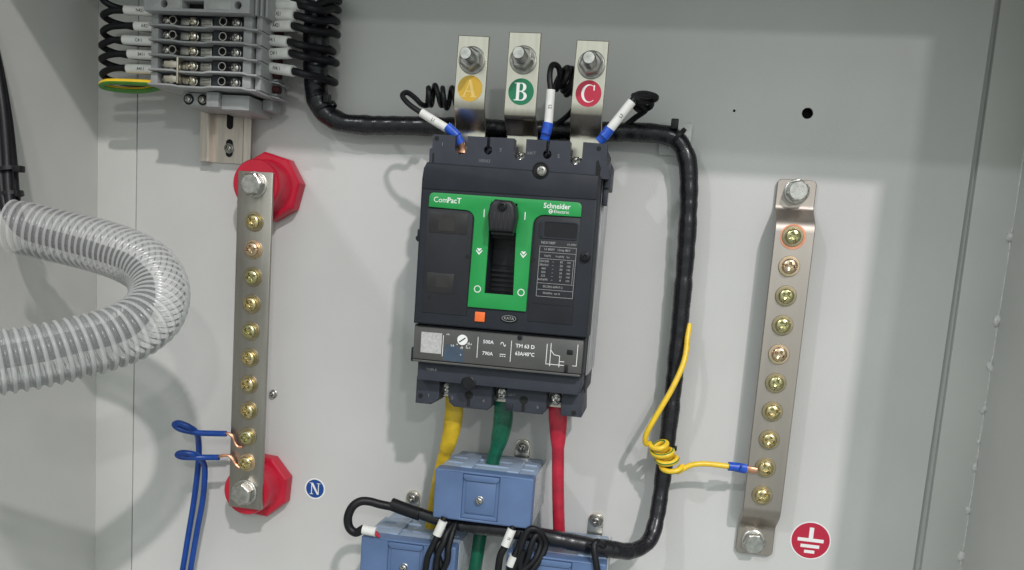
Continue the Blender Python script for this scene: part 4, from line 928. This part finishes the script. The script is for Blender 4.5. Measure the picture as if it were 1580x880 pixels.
# resample evenly
seglen = [0]
for a, b in zip(path, path[1:]): seglen.append(seglen[-1] + (b - a).length)
def at_len(s):
    lo = 0
    for i in range(len(seglen) - 1):
        if seglen[i] <= s <= seglen[i + 1]:
            k = (s - seglen[i]) / max(1e-9, seglen[i + 1] - seglen[i]); return path[i].lerp(path[i + 1], k)
    return path[-1]
pitch = 4.9; total = seglen[-1]; step = pitch / 10
even = [at_len(i * step) for i in range(int(total / step))]
t = thing('flexible_conduit', 'clear corrugated conduit bending round in front of the left side of the plate', 'conduit', tuple(even[0]))
def prof_r(a):
    ph = (a % pitch) / pitch; c = math.cos(2 * PI * ph)
    return 15.6 + 1.1 * (c if c > 0 else c * 0.7)
# one continuous ribbed tube; crests use the denser rib material
b = bmesh.new(); N = len(even); seg = 40
T = [(even[min(i + 2, N - 1)] - even[max(i - 2, 0)]).normalized() for i in range(N)]
nrm = Vector((0, 1, 0)); rings = []
for i in range(N):
    nrm = (nrm - T[i] * nrm.dot(T[i])).normalized(); bi = T[i].cross(nrm); r = prof_r(i * step)
    rings.append([b.verts.new(even[i] + nrm * r * math.cos(2 * PI * k / seg) + bi * r * math.sin(2 * PI * k / seg)) for k in range(seg)])
for i, (a, d) in enumerate(zip(rings, rings[1:])):
    ph = ((i + 0.5) * step % pitch) / pitch
    mi = 1 if math.cos(2 * PI * ph) > 0.55 else 0
    for k in range(seg):
        f = b.faces.new((a[k], a[(k + 1) % seg], d[(k + 1) % seg], d[k]))
        f.material_index = 2 if (f.calc_center_median() - even[i]).z < -3.0 else mi      # wall side made milky, standing in for refraction that blurs its ribs
bmesh.ops.recalc_face_normals(b, faces=b.faces[:])
m = MB(); me = bpy.data.meshes.new('tmp'); b.to_mesh(me); b.free(); m.bm.from_mesh(me)
m.build('corrugated_wall', [cond_wall, cond_rib, cond_haze], t, smooth=75)
# cable bundle
bp = [P(-30, 20, 108), P(-14, 90, 110), P(0, 170, 112), P(8, 240, 114), P(13, 300, 117), P(22, 338, 119)] + [P(a + i, b + 7 + j, c) for (a, b, c), (i, j) in zip(CP[1:], [(-4, 4), (-4, 6), (-4, 7), (-4, 8), (-6, 8), (-16, 6), (-24, 2), (-22, -2), (-14, -4), (-6, -6), (-4, -8), (-2, -8), (0, -8), (0, -8), (0, -8)])]
t = thing('cable_bundle', 'bunched black cables coming down at the far left edge into the clear conduit', 'cable bundle', bp[2])
for k in range(5):
    a = 2 * PI * k / 5
    o = MB(); o.tube([(q[0] + 3.5 * math.cos(a + i * 0.2), q[1] + 3.5 * math.sin(a + i * 0.2) * 0.8, q[2] + 3.5 * math.sin(a + i * 0.2)) for i, q in enumerate(bp)], 3.2, 10, 8); o.build('cable', black_w, t)
for (px, py, hx) in ((14, 262, 30), (17, 300, 26)):
    c = P(px, py, 116); hd = P(hx, py - 1, 118); o = MB()
    o.lathe([(6.6, -1.3), (7.3, -1.2), (7.3, 1.2), (6.6, 1.3)], c, 24, axis=Vector((0.25, -1, 0)).normalized()); o.box(c[0] + 5.5, hd[0] + 2.2, hd[1] - 2.0, hd[1] + 2.0, hd[2] - 2.5, hd[2] + 2.5, 0.6); o.build('cable_tie', tie_m, t)
